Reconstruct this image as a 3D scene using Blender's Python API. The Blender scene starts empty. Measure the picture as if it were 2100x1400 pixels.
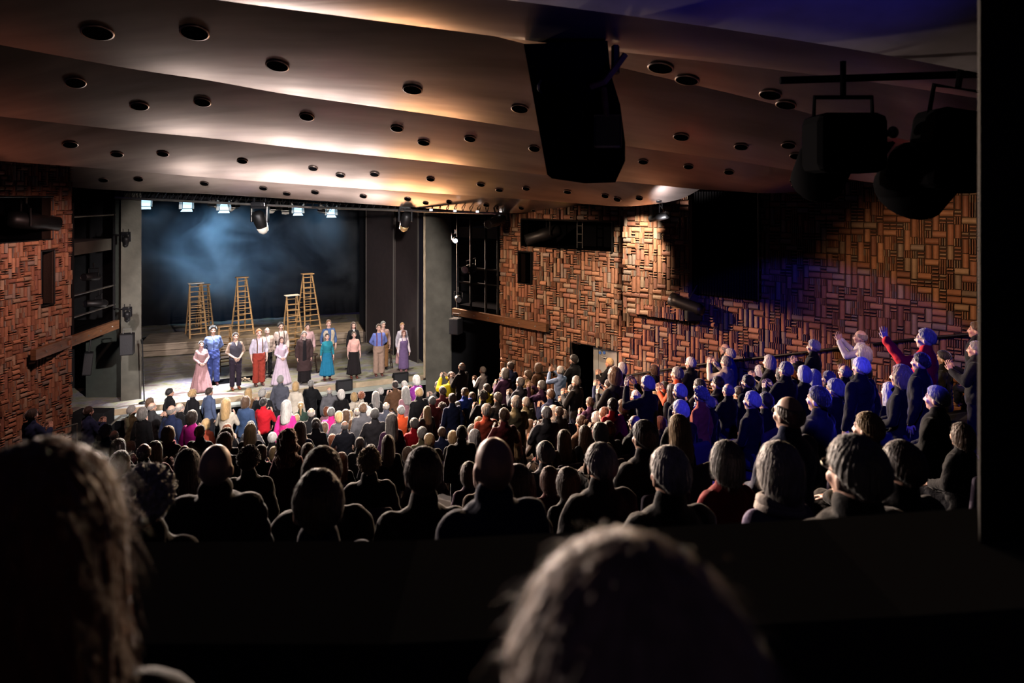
import bpy, bmesh, math, random
import numpy as np
from mathutils import Vector, Matrix, noise
from mathutils.bvhtree import BVHTree

random.seed(7)
rng = np.random.default_rng(7)
scene = bpy.context.scene
COL = scene.collection
PI = math.pi

# ------------------------------------------------------------------ camera, world, exposure
F_PX, CX, HY, CAM_Z = 1400.0, 1050.0, 400.0, 6.1      # 24 mm lens, horizon row, eye height over the stage floor
cam_data = bpy.data.cameras.new('camera')
cam = bpy.data.objects.new('camera', cam_data)
COL.objects.link(cam)
cam.location = (0, 0, CAM_Z)
cam.rotation_euler = (PI / 2, 0, 0)
cam_data.sensor_width = 36.0
cam_data.lens = 24.0
cam_data.shift_y = -(700.0 - HY) / 2100.0
cam_data.clip_start = 0.02
cam_data.clip_end = 200
cam_data.dof.use_dof = True
cam_data.dof.focus_distance = 17.0
cam_data.dof.aperture_fstop = 2.6
scene.camera = cam

world = bpy.data.worlds.new('dark_hall')
scene.world = world
world.use_nodes = True
world.node_tree.nodes['Background'].inputs[0].default_value = (0.45, 0.36, 0.85, 1)
world.node_tree.nodes['Background'].inputs[1].default_value = 0.014

vs = scene.view_settings
scene.display_settings.display_device = 'sRGB'
vs.view_transform = 'Standard'
vs.look = 'None'
vs.exposure = 0.0
vs.gamma = 1.0
vs.use_curve_mapping = False
scene.cycles.use_denoising = True
scene.cycles.max_bounces = 6
scene.cycles.diffuse_bounces = 0
scene.cycles.glossy_bounces = 3
scene.cycles.volume_bounces = 0
scene.cycles.sample_clamp_indirect = 4.0
scene.cycles.volume_step_rate = 1.0

EXTRA = []            # lamps, linked for a readable outliner


def lamp(name, kind, loc, target, power, color, angle=45, blend=0.5, size=0.15):
    l = bpy.data.lights.new(name, kind)
    l.energy = power
    l.color = color
    if kind == 'SPOT':
        l.spot_size = math.radians(angle)
        l.spot_blend = blend
        l.shadow_soft_size = size
    elif kind == 'AREA':
        l.size = size
    else:
        l.shadow_soft_size = size
    o = bpy.data.objects.new(name, l)
    COL.objects.link(o)
    o.location = loc
    d = Vector(target) - Vector(loc)
    o.rotation_euler = d.to_track_quat('-Z', 'Y').to_euler()
    EXTRA.append(o)
    return o


WARM, WHITE, ORANGE, BLUE = (1.0, 0.78, 0.58), (1.0, 0.93, 0.88), (1.0, 0.50, 0.22), (0.05, 0.05, 1.0)
STEEL = (0.30, 0.62, 1.0)
# stage: front wash from the hall ceiling, white top light, cool light on the left
lamp('front_wash_light', 'SPOT', (-1.0, 8.5, 6.3), (-7.6, 22.6, 1.5), 8500, (1.0, 0.90, 0.86), 47, 0.35, 0.12)
lamp('front_wash_light', 'SPOT', (-7.0, 9.5, 6.5), (-8.0, 22.8, 1.4), 4600, (1.0, 0.92, 0.92), 40, 0.4, 0.12)
lamp('stage_top_light', 'SPOT', (-9.2, 21.6, 5.75), (-10.0, 21.0, 0.0), 8500, (0.93, 0.94, 1.0), 42, 0.9, 0.1)
lamp('stage_top_light', 'SPOT', (-7.2, 22.8, 5.65), (-7.6, 21.8, 0.0), 2600, WHITE, 50, 0.9, 0.1)
lamp('stage_top_light', 'SPOT', (-4.4, 23.8, 5.6), (-4.6, 23.6, 0.0), 900, (1.0, 0.95, 0.8), 60, 0.8, 0.1)
lamp('stage_back_light', 'SPOT', (-11.5, 24.5, 5.7), (-10.0, 26.6, 0.8), 800, (1.0, 0.82, 0.60), 60, 0.8, 0.1)
lamp('stage_back_light', 'SPOT', (-7.5, 26.0, 5.7), (-8.5, 28.0, 1.5), 700, (1.0, 0.82, 0.60), 70, 0.8, 0.1)
# stage and gallery lanterns that look out over the house: rims of the audience and relief on the tile walls
lamp('house_light', 'SPOT', (-7.6, 22.4, 5.3), (0.5, 7.0, -0.4), 24000, (1.0, 0.80, 0.66), 54, 0.35, 0.25)
lamp('house_light', 'SPOT', (-4.6, 23.4, 5.0), (2.8, 9.0, -0.6), 17000, (1.0, 0.72, 0.54), 52, 0.35, 0.25)
lamp('house_light', 'SPOT', (0.9, 17.6, 5.5), (-1.6, 2.5, 4.4), 4500, (1.0, 0.66, 0.42), 44, 0.5, 0.2)
lamp('house_light', 'SPOT', (-10.3, 15.2, 5.0), (2.4, 3.2, 4.5), 6500, (1.0, 0.78, 0.68), 34, 0.6, 0.2)  # added at the left gallery to brighten the near right rows
# a row of added lamps standing in for the glow of the bright stage on the bronze ceiling
for k_ in range(7):
    t_ = k_ / 6
    lamp('stage_glow_fill', 'SPOT', (-10.6 + 7.4 * t_, 20.9 + 2.2 * t_, 0.35), (-7.0 + 6.0 * t_, 10.0, 7.2), (130 if k_ < 2 else 330) if k_ < 5 else 520, (1.0, 0.86, 0.80) if k_ < 5 else ORANGE, 74, 0.8, 0.45)
# audience front rows, lit from the hall ceiling
lamp('front_row_light', 'SPOT', (-2.0, 8.5, 6.5), (-5.6, 18.4, 0.4), 700, (1.0, 0.88, 0.88), 44, 0.9, 0.15)
lamp('front_row_light', 'SPOT', (-4.5, 9.5, 6.3), (0.6, 14.0, 1.0), 650, (1.0, 0.80, 0.74), 60, 1.0, 0.15)
# brick walls
lamp('wall_wash_light', 'SPOT', (-4.2, 13.4, 6.0), (4.6, 13.9, 0.0), 3800, (1.0, 0.58, 0.36), 44, 0.25, 0.10)
lamp('wall_wash_light', 'SPOT', (-2.6, 14.6, 6.0), (1.0, 17.6, 3.2), 1250, (1.0, 0.66, 0.44), 62, 0.9, 0.12)
lamp('wall_wash_light', 'SPOT', (4.6, 8.6, 6.0), (8.0, 11.7, 3.7), 320, (1.0, 0.58, 0.30), 70, 0.7, 0.12)
lamp('wall_wash_light', 'SPOT', (-8.0, 13.6, 6.0), (-11.2, 16.0, 2.6), 560, (1.0, 0.58, 0.50), 90, 0.8, 0.15)
# blue light from the ceiling near the control room, then two added lamps
lamp('blue_light', 'SPOT', (2.4, 4.7, 6.5), (5.6, 13.4, 0.6), 760, BLUE, 46, 0.15, 0.05)
lamp('blue_light', 'SPOT', (1.5, 3.0, 5.3), (0.75, 4.8, 6.3), 5, BLUE, 40, 0.8, 0.05)  # added below the hanging loudspeaker to tint its underside blue
lamp('blue_light', 'SPOT', (1.2, 2.2, 5.9), (1.15, 3.1, 7.3), 55, BLUE, 84, 0.5, 0.05)  # added near the parapet, aimed up to turn the ceiling strip blue


# ------------------------------------------------------------------ coordinates
def P(px, py, d):
    return Vector(((px - CX) / F_PX * d, d, CAM_Z + (HY - py) / F_PX * d))


def FL(px, py, z=0.0):
    return P(px, py, F_PX * (CAM_Z - z) / (py - HY))


NV = Vector((-0.4, 0.92, 0)).normalized()      # upstage
UV = Vector((NV.y, -NV.x, 0))                  # along the stage, to the right


RAKE = [(-9, 4.25), (0.9, 4.2), (2.2, 3.75), (3.7, 3.35), (6.7, 2.25), (9.7, 1.10), (12.7, 0.25), (15.7, -0.35), (18.7, -0.85), (20.5, -1.10), (60, -1.10)]


def floor_z(x, y):
    """raked floor: distance to the stage gives the level"""
    s = -0.4 * x + 0.92 * y
    side = 0.0
    if y > 4:
        # side aisles climb along the tile walls
        wr = (x + 0.3) * -0.668 - (y - 19.0) * 0.744
        wl = x + 11.2
        side = 0.55 * max(0.0, min(1.0, (2.5 - wr) / 1.2)) * max(0, min(1, (18.6 - s) / 1.5 + .6)) + 0.40 * max(0.0, min(1.0, (2.6 - wl) / 1.2))
    for (s0, z0), (s1, z1) in zip(RAKE[:-1], RAKE[1:]):
        if s0 <= s <= s1:
            return z0 + (z1 - z0) * (s - s0) / (s1 - s0) + side
    return RAKE[0][1] if s < RAKE[0][0] else RAKE[-1][1]


# ------------------------------------------------------------------ materials
MATS = {}


def mat(name, color=(0.5, 0.5, 0.5), rough=0.6, metal=0.0, emit=None, strength=1.0, bump=0.0, bscale=20.0,
        var=0.0, vscale=5.0, stretch=(1, 1, 1), attr=None, obj_color=False, sheen=0.0, spec=0.5, coords='Object'):
    if name in MATS:
        return MATS[name]
    m = bpy.data.materials.new(name)
    MATS[name] = m
    m.use_nodes = True
    nt = m.node_tree
    b = nt.nodes['Principled BSDF']
    b.inputs['Roughness'].default_value = rough
    b.inputs['Metallic'].default_value = metal
    b.inputs['Specular IOR Level'].default_value = spec
    b.inputs['Base Color'].default_value = (*color, 1)
    if sheen:
        b.inputs['Sheen Weight'].default_value = sheen
        b.inputs['Sheen Roughness'].default_value = 0.35
    src = None
    if obj_color:
        oi = nt.nodes.new('ShaderNodeObjectInfo')
        src = oi.outputs['Color']
    if attr:
        a = nt.nodes.new('ShaderNodeAttribute')
        a.attribute_name = attr
        if src is not None:
            mx = nt.nodes.new('ShaderNodeMix')
            mx.data_type = 'RGBA'
            mx.blend_type = 'MULTIPLY'
            mx.inputs['Factor'].default_value = 1
            nt.links.new(src, mx.inputs['A'])
            nt.links.new(a.outputs['Color'], mx.inputs['B'])
            src = mx.outputs['Result']
        else:
            src = a.outputs['Color']
    tc = nt.nodes.new('ShaderNodeTexCoord')
    mp = nt.nodes.new('ShaderNodeMapping')
    mp.inputs['Scale'].default_value = stretch
    nt.links.new(tc.outputs[coords], mp.inputs['Vector'])
    if var:
        n = nt.nodes.new('ShaderNodeTexNoise')
        n.inputs['Scale'].default_value = vscale
        n.inputs['Detail'].default_value = 4
        nt.links.new(mp.outputs['Vector'], n.inputs['Vector'])
        mr = nt.nodes.new('ShaderNodeMapRange')
        mr.inputs['From Min'].default_value = 0.3
        mr.inputs['From Max'].default_value = 0.7
        mr.inputs['To Min'].default_value = 1 - var
        mr.inputs['To Max'].default_value = 1 + var
        nt.links.new(n.outputs['Fac'], mr.inputs['Value'])
        hv = nt.nodes.new('ShaderNodeHueSaturation')
        if src is not None:
            nt.links.new(src, hv.inputs['Color'])
        else:
            hv.inputs['Color'].default_value = (*color, 1)
        nt.links.new(mr.outputs['Result'], hv.inputs['Value'])
        src = hv.outputs['Color']
    if src is not None:
        nt.links.new(src, b.inputs['Base Color'])
    if bump:
        n2 = nt.nodes.new('ShaderNodeTexNoise')
        n2.inputs['Scale'].default_value = bscale
        n2.inputs['Detail'].default_value = 3
        nt.links.new(mp.outputs['Vector'], n2.inputs['Vector'])
        bp = nt.nodes.new('ShaderNodeBump')
        bp.inputs['Strength'].default_value = bump
        bp.inputs['Distance'].default_value = 0.02
        nt.links.new(n2.outputs['Fac'], bp.inputs['Height'])
        nt.links.new(bp.outputs['Normal'], b.inputs['Normal'])
    if emit:
        b.inputs['Emission Color'].default_value = (*emit, 1)
        b.inputs['Emission Strength'].default_value = strength
    return m


M_TILE = mat('terracotta_tile', rough=0.62, attr='col', bump=0.35, bscale=30, var=0.12, vscale=9, spec=0.4)
M_MORTAR = mat('dark_mortar', (0.05, 0.028, 0.02), 0.9)
M_CEIL = mat('bronze_ceiling_panel', (0.34, 0.275, 0.25), 0.30, 0.9, bump=0.10, bscale=2.0, var=0.28, vscale=0.8, stretch=(0.5, 3.0, 1))
M_CEILTOP = mat('dark_ceiling_paint', (0.16, 0.14, 0.14), 0.7, var=0.15)
M_RIB = mat('black_rib_paint', (0.014, 0.013, 0.013), 0.9, spec=0.0)
M_BLACK = mat('matte_black_paint', (0.012, 0.012, 0.013), 0.8, var=0.2, spec=0.1)
M_BLACKM = mat('black_metal', (0.012, 0.012, 0.013), 0.45, 0.5, var=0.2)
M_BLACKG = mat('black_gloss_plastic', (0.012, 0.012, 0.014), 0.25)
M_VOID = mat('recess_shade_and_black', (0.004, 0.004, 0.005), 0.95, spec=0.0)  # shade of recesses and holes put into the colour; also the black fascia
M_STEEL = mat('worn_steel', (0.36, 0.35, 0.33), 0.35, 0.9, var=0.2)
M_CONC = mat('concrete', (0.105, 0.098, 0.078), 0.85, bump=0.25, bscale=9, var=0.25, vscale=2.2)
M_CONCD = mat('dark_green_panel', (0.035, 0.042, 0.035), 0.8, var=0.15)
M_TIMBER = mat('brown_timber', (0.17, 0.075, 0.032), 0.6, bump=0.3, bscale=6, var=0.3, vscale=3, stretch=(1, 1, 6))
M_LADDER = mat('honey_wood', (0.52, 0.31, 0.14), 0.5, var=0.2, vscale=8, stretch=(1, 1, 0.3))
M_DARKWOOD = mat('dark_stained_wood', (0.04, 0.022, 0.014), 0.5, var=0.2)
M_JET = mat('jet_black_metal', (0.004, 0.004, 0.0045), 0.9, spec=0.0)
M_CURTAIN = mat('black_stage_drape', (0.008, 0.008, 0.010), 0.95, spec=0.1)
M_WING = mat('brown_black_wing_flat', (0.022, 0.013, 0.013), 0.8, var=0.2)
M_WINGEDGE = mat('grey_flat_edge', (0.10, 0.085, 0.075), 0.7)
M_WINGBLUE = mat('blue_black_wing_drape', (0.012, 0.010, 0.03), 0.9)
M_CARPET = mat('dark_carpet', (0.012, 0.010, 0.010), 0.95, bump=0.3, bscale=60, spec=0.1)
M_PARAPET = mat('charcoal_parapet', (0.05, 0.046, 0.040), 0.9, spec=0.0)
M_SEAT = mat('dark_purple_upholstery', (0.025, 0.015, 0.035), 0.9, bump=0.2, bscale=60)
M_SKIN = mat('skin', rough=0.5, attr='fc', obj_color=True, spec=0.4, var=0.06, vscale=12)
M_CLOTH = mat('cloth', rough=0.85, obj_color=True, bump=0.35, bscale=22, sheen=0.12, spec=0.15, var=0.10, vscale=9)
M_HAIR = mat('hair', rough=0.52, obj_color=True, bump=0.7, bscale=26, stretch=(2.4, 2.4, 0.5), sheen=0.7, spec=0.35, var=0.25, vscale=24)
M_SHOE = mat('shoe_leather', rough=0.35, obj_color=True, spec=0.5)
M_GLASSES = mat('black_spectacle_frame', (0.01, 0.01, 0.01), 0.3)
M_LENS_B = mat('lamp_lens_and_door_glow', (0.6, 0.8, 1.0), 0.4, emit=(0.45, 0.74, 1.0), strength=1.5)
M_LENS_W = mat('lit_white_lens', (1, 1, 1), 0.4, emit=(0.95, 0.95, 1.0), strength=2.0)
M_SMALL_W = mat('small_white_indicator', (1, 1, 1), 0.4, emit=(1, 0.98, 0.95), strength=1.2)
M_DOOR = mat('grey_door_paint', (0.42, 0.42, 0.38), 0.5, var=0.05)
M_SIGNB = mat('blue_sign', (0.10, 0.25, 0.75), 0.4)
M_WEDGE = mat('speaker_grille', (0.010, 0.010, 0.012), 0.7, bump=0.4, bscale=90)
M_CREAM = mat('cream_paint', (0.75, 0.70, 0.62), 0.5, var=0.05)
M_PEBBLE = mat('dried_leaves', (0.45, 0.33, 0.22), 0.8, var=0.4, vscale=30)


def stage_mat():
    m = bpy.data.materials.new('painted_stage_boards')
    m.use_nodes = True
    nt = m.node_tree
    b = nt.nodes['Principled BSDF']
    b.inputs['Roughness'].default_value = 0.34
    tc = nt.nodes.new('ShaderNodeTexCoord')
    mp = nt.nodes.new('ShaderNodeMapping')
    mp.inputs['Rotation'].default_value = (0, 0, -math.atan2(UV.y, UV.x))
    nt.links.new(tc.outputs['Object'], mp.inputs['Vector'])
    mp2 = nt.nodes.new('ShaderNodeMapping')
    mp2.inputs['Scale'].default_value = (0.55, 1.7, 1)
    nt.links.new(mp.outputs['Vector'], mp2.inputs['Vector'])
    n = nt.nodes.new('ShaderNodeTexNoise')
    n.inputs['Scale'].default_value = 1.3
    n.inputs['Detail'].default_value = 6
    n.inputs['Roughness'].default_value = 0.62
    n.inputs['Distortion'].default_value = 0.7
    nt.links.new(mp2.outputs['Vector'], n.inputs['Vector'])
    r = nt.nodes.new('ShaderNodeValToRGB')
    els = r.color_ramp.elements
    els[0].position = 0.28
    els[0].color = (0.07, 0.06, 0.085, 1)
    els[1].position = 0.74
    els[1].color = (0.44, 0.41, 0.40, 1)
    for p_, c_ in ((0.38, (0.17, 0.12, 0.10)), (0.44, (0.30, 0.27, 0.25)), (0.49, (0.22, 0.215, 0.10)), (0.54, (0.36, 0.33, 0.31)), (0.59, (0.17, 0.165, 0.23)), (0.64, (0.32, 0.27, 0.27))):
        e = els.new(p_)
        e.color = (*c_, 1)
    nt.links.new(n.outputs['Fac'], r.inputs['Fac'])
    w = nt.nodes.new('ShaderNodeTexWave')
    w.bands_direction = 'Y'
    w.inputs['Scale'].default_value = 2.0
    w.inputs['Distortion'].default_value = 1.0
    nt.links.new(mp.outputs['Vector'], w.inputs['Vector'])
    bp = nt.nodes.new('ShaderNodeBump')
    bp.inputs['Strength'].default_value = 0.15
    nt.links.new(w.outputs['Fac'], bp.inputs['Height'])
    nt.links.new(bp.outputs['Normal'], b.inputs['Normal'])
    nt.links.new(r.outputs['Color'], b.inputs['Base Color'])
    return m


M_STAGE = stage_mat()
M_PLATFORM = mat('weathered_plank_platform', (0.30, 0.23, 0.165), 0.6, bump=0.3, bscale=4, var=0.35, vscale=2.0, stretch=(0.6, 0.6, 5))
M_EDGE = mat('tan_stage_edge', (0.40, 0.31, 0.20), 0.6, var=0.25, vscale=3)
M_LIP = mat('grey_green_apron_lip', (0.30, 0.32, 0.29), 0.4, var=0.2, vscale=2)


# ------------------------------------------------------------------ mesh building
class MB:
    def __init__(self):
        self.v = []
        self.f = []
        self.c = []
        self.color = (1, 1, 1)

    def add(self, vs, fs):
        o = len(self.v)
        self.v.extend([tuple(p) for p in vs])
        self.c.extend([self.color] * len(vs))
        self.f.extend([tuple(i + o for i in f) for f in fs])

    def box(self, c, size, rot=None):
        hx, hy, hz = size[0] / 2, size[1] / 2, size[2] / 2
        pts = [Vector((x, y, z)) for x in (-hx, hx) for y in (-hy, hy) for z in (-hz, hz)]
        if rot is not None:
            pts = [rot @ p for p in pts]
        c = Vector(c)
        self.add([p + c for p in pts], [(0, 1, 3, 2), (4, 6, 7, 5), (0, 4, 5, 1), (2, 3, 7, 6), (0, 2, 6, 4), (1, 5, 7, 3)])

    def bevbox(self, c, size, b=0.02, rot=None):
        bm = bmesh.new()
        bmesh.ops.create_cube(bm, size=1)
        for v in bm.verts:
            v.co = Vector((v.co.x * size[0], v.co.y * size[1], v.co.z * size[2]))
        bmesh.ops.bevel(bm, geom=list(bm.edges), offset=b, segments=2, affect='EDGES', profile=0.5)
        self.from_bm(bm, c, rot)

    def from_bm(self, bm, c=(0, 0, 0), rot=None):
        c = Vector(c)
        bm.verts.index_update()
        vs = [(rot @ v.co if rot is not None else v.co) + c for v in bm.verts]
        self.add(vs, [tuple(v.index for v in f.verts) for f in bm.faces])
        bm.free()

    def quad(self, a, b, c, d):
        self.add([a, b, c, d], [(0, 1, 2, 3)])

    def prism(self, pts, up):
        n = len(pts)
        up = Vector(up)
        vs = [Vector(p) for p in pts] + [Vector(p) + up for p in pts]
        fs = [tuple(range(n - 1, -1, -1)), tuple(range(n, 2 * n))]
        for i in range(n):
            j = (i + 1) % n
            fs.append((i, j, n + j, n + i))
        self.add(vs, fs)

    def tube(self, pts, r, n=8, r2=None, flat=1.0, cap=True):
        pts = [Vector(p) for p in pts]
        m = len(pts)
        rs = r if isinstance(r, (list, tuple)) else [r + ((r2 if r2 is not None else r) - r) * i / (m - 1) for i in range(m)]
        vs, fs = [], []
        prev = None
        for i, p in enumerate(pts):
            t = (pts[min(i + 1, m - 1)] - pts[max(i - 1, 0)]).normalized()
            if prev is None:
                a = Vector((0, 0, 1)) if abs(t.z) < 0.9 else Vector((0, 1, 0))
                x = t.cross(a).normalized()
            else:
                x = (prev - t * prev.dot(t)).normalized()
            prev = x
            y = t.cross(x)
            for k in range(n):
                a = 2 * PI * k / n
                vs.append(p + x * math.cos(a) * rs[i] + y * math.sin(a) * rs[i] * flat)
        for i in range(m - 1):
            for k in range(n):
                k2 = (k + 1) % n
                fs.append((i * n + k, i * n + k2, (i + 1) * n + k2, (i + 1) * n + k))
        if cap:
            fs.append(tuple(range(n - 1, -1, -1)))
            fs.append(tuple((m - 1) * n + k for k in range(n)))
        self.add(vs, fs)

    def capsule(self, p0, p1, r0, r1=None, n=12):
        r1 = r0 if r1 is None else r1
        p0, p1 = Vector(p0), Vector(p1)
        t = (p1 - p0)
        t = t.normalized() if t.length > 1e-6 else Vector((0, 0, 1))
        pts, rs = [], []
        for a in (80, 60, 35):
            pts.append(p0 - t * r0 * math.sin(math.radians(a)))
            rs.append(r0 * math.cos(math.radians(a)))
        pts += [p0, p1]
        rs += [r0, r1]
        for a in (35, 60, 80):
            pts.append(p1 + t * r1 * math.sin(math.radians(a)))
            rs.append(r1 * math.cos(math.radians(a)))
        self.tube(pts, rs, n)

    def chain(self, pts, rs):
        for i in range(len(pts) - 1):
            self.capsule(pts[i], pts[i + 1], rs[i], rs[i + 1])

    def ell(self, c, r, rot=None, nu=18, nv=12):
        vs, fs = [], []
        c = Vector(c)
        for j in range(1, nv):
            th = PI * j / nv
            for i in range(nu):
                ph = 2 * PI * i / nu
                p = Vector((r[0] * math.sin(th) * math.cos(ph), r[1] * math.sin(th) * math.sin(ph), r[2] * math.cos(th)))
                if rot is not None:
                    p = rot @ p
                vs.append(p + c)
        top = Vector((0, 0, r[2]))
        if rot is not None:
            top = rot @ top
        vs += [c + top, c - top]
        for j in range(nv - 2):
            for i in range(nu):
                i2 = (i + 1) % nu
                fs.append((j * nu + i, (j + 1) * nu + i, (j + 1) * nu + i2, j * nu + i2))
        a, b = len(vs) - 2, len(vs) - 1
        for i in range(nu):
            i2 = (i + 1) % nu
            fs.append((a, i, i2))
            fs.append((b, (nv - 2) * nu + i2, (nv - 2) * nu + i))
        self.add(vs, fs)

    def rings(self, rings, cap=True):
        """rings: list of equal-length lists of points"""
        n = len(rings[0])
        vs = [p for r_ in rings for p in r_]
        fs = []
        for i in range(len(rings) - 1):
            for k in range(n):
                k2 = (k + 1) % n
                fs.append((i * n + k, i * n + k2, (i + 1) * n + k2, (i + 1) * n + k))
        if cap:
            fs.append(tuple(range(n - 1, -1, -1)))
            fs.append(tuple((len(rings) - 1) * n + k for k in range(n)))
        self.add(vs, fs)

    def lathe(self, prof, c, axis=(0, 0, 1), n=20, cap=True):
        q = Vector((0, 0, 1)).rotation_difference(Vector(axis).normalized())
        c = Vector(c)
        self.rings([[c + q @ Vector((r * math.cos(2 * PI * k / n), r * math.sin(2 * PI * k / n), z)) for k in range(n)] for r, z in prof], cap)

    def mesh(self, name, smooth=False, colors=False):
        me = bpy.data.meshes.new(name)
        me.from_pydata(self.v, [], self.f)
        if colors:
            at = me.color_attributes.new('col', 'FLOAT_COLOR', 'POINT')
            arr = np.ones((len(self.v), 4), np.float32)
            arr[:, :3] = np.array(self.c, np.float32)
            at.data.foreach_set('color', arr.ravel())
        if smooth:
            me.polygons.foreach_set('use_smooth', [True] * len(me.polygons))
        me.update()
        return me

    def build(self, name, material, parent=None, smooth=False, colors=False, origin=None):
        if origin is not None:
            o_ = Vector(origin)
            self.v = [(p[0] - o_.x, p[1] - o_.y, p[2] - o_.z) for p in self.v]
        me = self.mesh(name, smooth, colors)
        me.materials.append(material)
        o = bpy.data.objects.new(name, me)
        COL.objects.link(o)
        if origin is not None:
            o.location = origin
        if parent is not None:
            o.parent = parent
        return o


def tag(o, label, cat, group=None, kind=None):
    o['label'] = label
    o['category'] = cat
    if group:
        o['group'] = group
    if kind:
        o['kind'] = kind
    return o


def struct(o, label=None, cat=None):
    o['kind'] = 'structure'
    if label:
        o['label'] = label
        o['category'] = cat or 'wall'
    return o


def empty(name, loc, label, cat, group=None, rot=(0, 0, 0)):
    o = bpy.data.objects.new(name, None)
    o.empty_display_size = 0.1
    COL.objects.link(o)
    o.location = loc
    o.rotation_euler = rot
    return tag(o, label, cat, group)


def copy_tree(o, parent=None):
    c = o.copy()
    COL.objects.link(c)
    if parent is not None:
        c.parent = parent
    for ch in [q for q in bpy.data.objects if q.parent == o]:
        copy_tree(ch, c)
    return c


def part(mb, name, material, e, smooth=False, label=None):
    o = mb.build(name, material, e, smooth, origin=e.location)
    o.location = (0, 0, 0)
    if label:
        o['label'] = label
    return o


def subpart(mb, name, material, e, parent, smooth=False):
    o = mb.build(name, material, parent, smooth, origin=e.location)
    o.location = (0, 0, 0)
    return o


# ================================================================== SETTING
# ---- brick walls with raised terracotta tiles
TILE_COLS = [(0.36, 0.16, 0.09), (0.40, 0.18, 0.10), (0.31, 0.13, 0.075), (0.43, 0.21, 0.12), (0.28, 0.12, 0.08), (0.36, 0.24, 0.16), (0.26, 0.19, 0.15), (0.33, 0.15, 0.09)]


class Plane:
    def __init__(self, a, b, flip=False):
        self.a = Vector((a[0], a[1], 0))
        b = Vector((b[0], b[1], 0))
        self.u = (b - self.a).normalized()
        self.len = (b - self.a).length
        self.n = Vector((self.u.y, -self.u.x, 0))
        if flip:
            self.n = -self.n

    def hit(self, px, py):
        r = Vector(((px - CX) / F_PX, 1.0, (HY - py) / F_PX))
        t = self.a.dot(self.n) / (r.x * self.n.x + r.y * self.n.y)
        p = r * t + Vector((0, 0, CAM_Z))
        return p

    def uz(self, px, py):
        p = self.hit(px, py)
        return (p - self.a).dot(self.u), p.z

    def at(self, u, z, out=0.0):
        p = self.a + self.u * u + self.n * out
        p.z = z
        return p

    def rect(self, x0, y0, x1, y1):
        """rectangle on the wall from two opposite photo corners"""
        u0, za = self.uz(x0, y0)
        u1, zb = self.uz(x1, y1)
        return min(u0, u1), max(u0, u1), min(za, zb), max(za, zb)


def tile(mb, pl, u0, u1, z0, z1, depth, barrel, back=0.0):
    """one terracotta tile: a convex slab; barrel 'u' bulges across the width, 'z' across the height"""
    g = 0.008 if u1 - u0 > 0.05 else 0.0
    u0 += g; u1 -= g; z0 += g; z1 -= g
    base = random.choice(TILE_COLS)
    k = random.uniform(0.8, 1.15)
    mb.color = tuple(c * k for c in base)
    prof = ((0.0, 0.30), (0.10, 0.72), (0.32, 0.97), (0.68, 0.97), (0.90, 0.72), (1.0, 0.30))
    vs = []
    for t, h in ((0.0, 0.0),) + prof + ((1.0, 0.0),):
        for w in (0, 1):
            if barrel == 'u':
                vs.append(pl.at(u0 + (u1 - u0) * t, z1 if w else z0, back + depth * h))
            else:
                vs.append(pl.at(u1 if w else u0, z0 + (z1 - z0) * t, back + depth * h))
    n = len(vs) // 2
    fs = [(2 * i, 2 * i + 1, 2 * i + 3, 2 * i + 2) for i in range(n - 1)]
    fs.append(tuple(2 * i for i in range(n)))
    fs.append(tuple(2 * i + 1 for i in range(n - 1, -1, -1)))
    mb.add(vs, fs)


def tile_wall(name, pl, u0, u1, z0, z1, holes, mod=0.13, back=0.0, seed=1):
    random.seed(seed)
    mb = MB()
    nc, nr = int((u1 - u0) / (mod * 0.86)), int((z1 - z0) / (mod * 0.97))
    mu, mz = (u1 - u0) / nc, (z1 - z0) / nr
    used = np.zeros((nc + 4, nr + 4), bool)
    used[nc:, :] = True
    used[:, nr:] = True
    for i in range(nc):
        for j in range(nr):
            ua, ub, za, zb = u0 + i * mu, u0 + (i + 1) * mu, z0 + j * mz, z0 + (j + 1) * mz
            for h in holes:
                if ub > h[0] + 0.03 and ua < h[1] - 0.03 and zb > h[2] + 0.03 and za < h[3] - 0.03:
                    used[i, j] = True
    order = [(i, j) for j in range(nr) for i in range(nc)]
    random.shuffle(order)
    if True:
        for (i, j) in order:
            if used[i, j]:
                continue
            ua, za = u0 + i * mu, z0 + j * mz
            r = random.random()
            d = random.uniform(0.045, 0.075)
            if r < 0.44 and not used[i, j + 1]:
                k = 3 if (random.random() < 0.4 and not used[i, j + 2]) else 2
                used[i, j:j + k] = True
                tile(mb, pl, ua, ua + mu, za, za + k * mz, d, 'u', back)
            elif r < 0.70 and not used[i + 1, j]:
                used[i:i + 2, j] = True
                tile(mb, pl, ua, ua + 2 * mu, za, za + mz, d, 'z', back)
            else:
                used[i, j] = True
                if random.random() < 0.62:
                    for k in range(3):
                        tile(mb, pl, ua + mu * k / 3, ua + mu * (k + 0.70) / 3, za, za + mz, d * 1.25, 'u', back)
                else:
                    for k in range(2):
                        tile(mb, pl, ua, ua + mu, za + mz * k / 2, za + mz * (k + 0.8) / 2, d * 1.1, 'z', back)
    return mb


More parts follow.
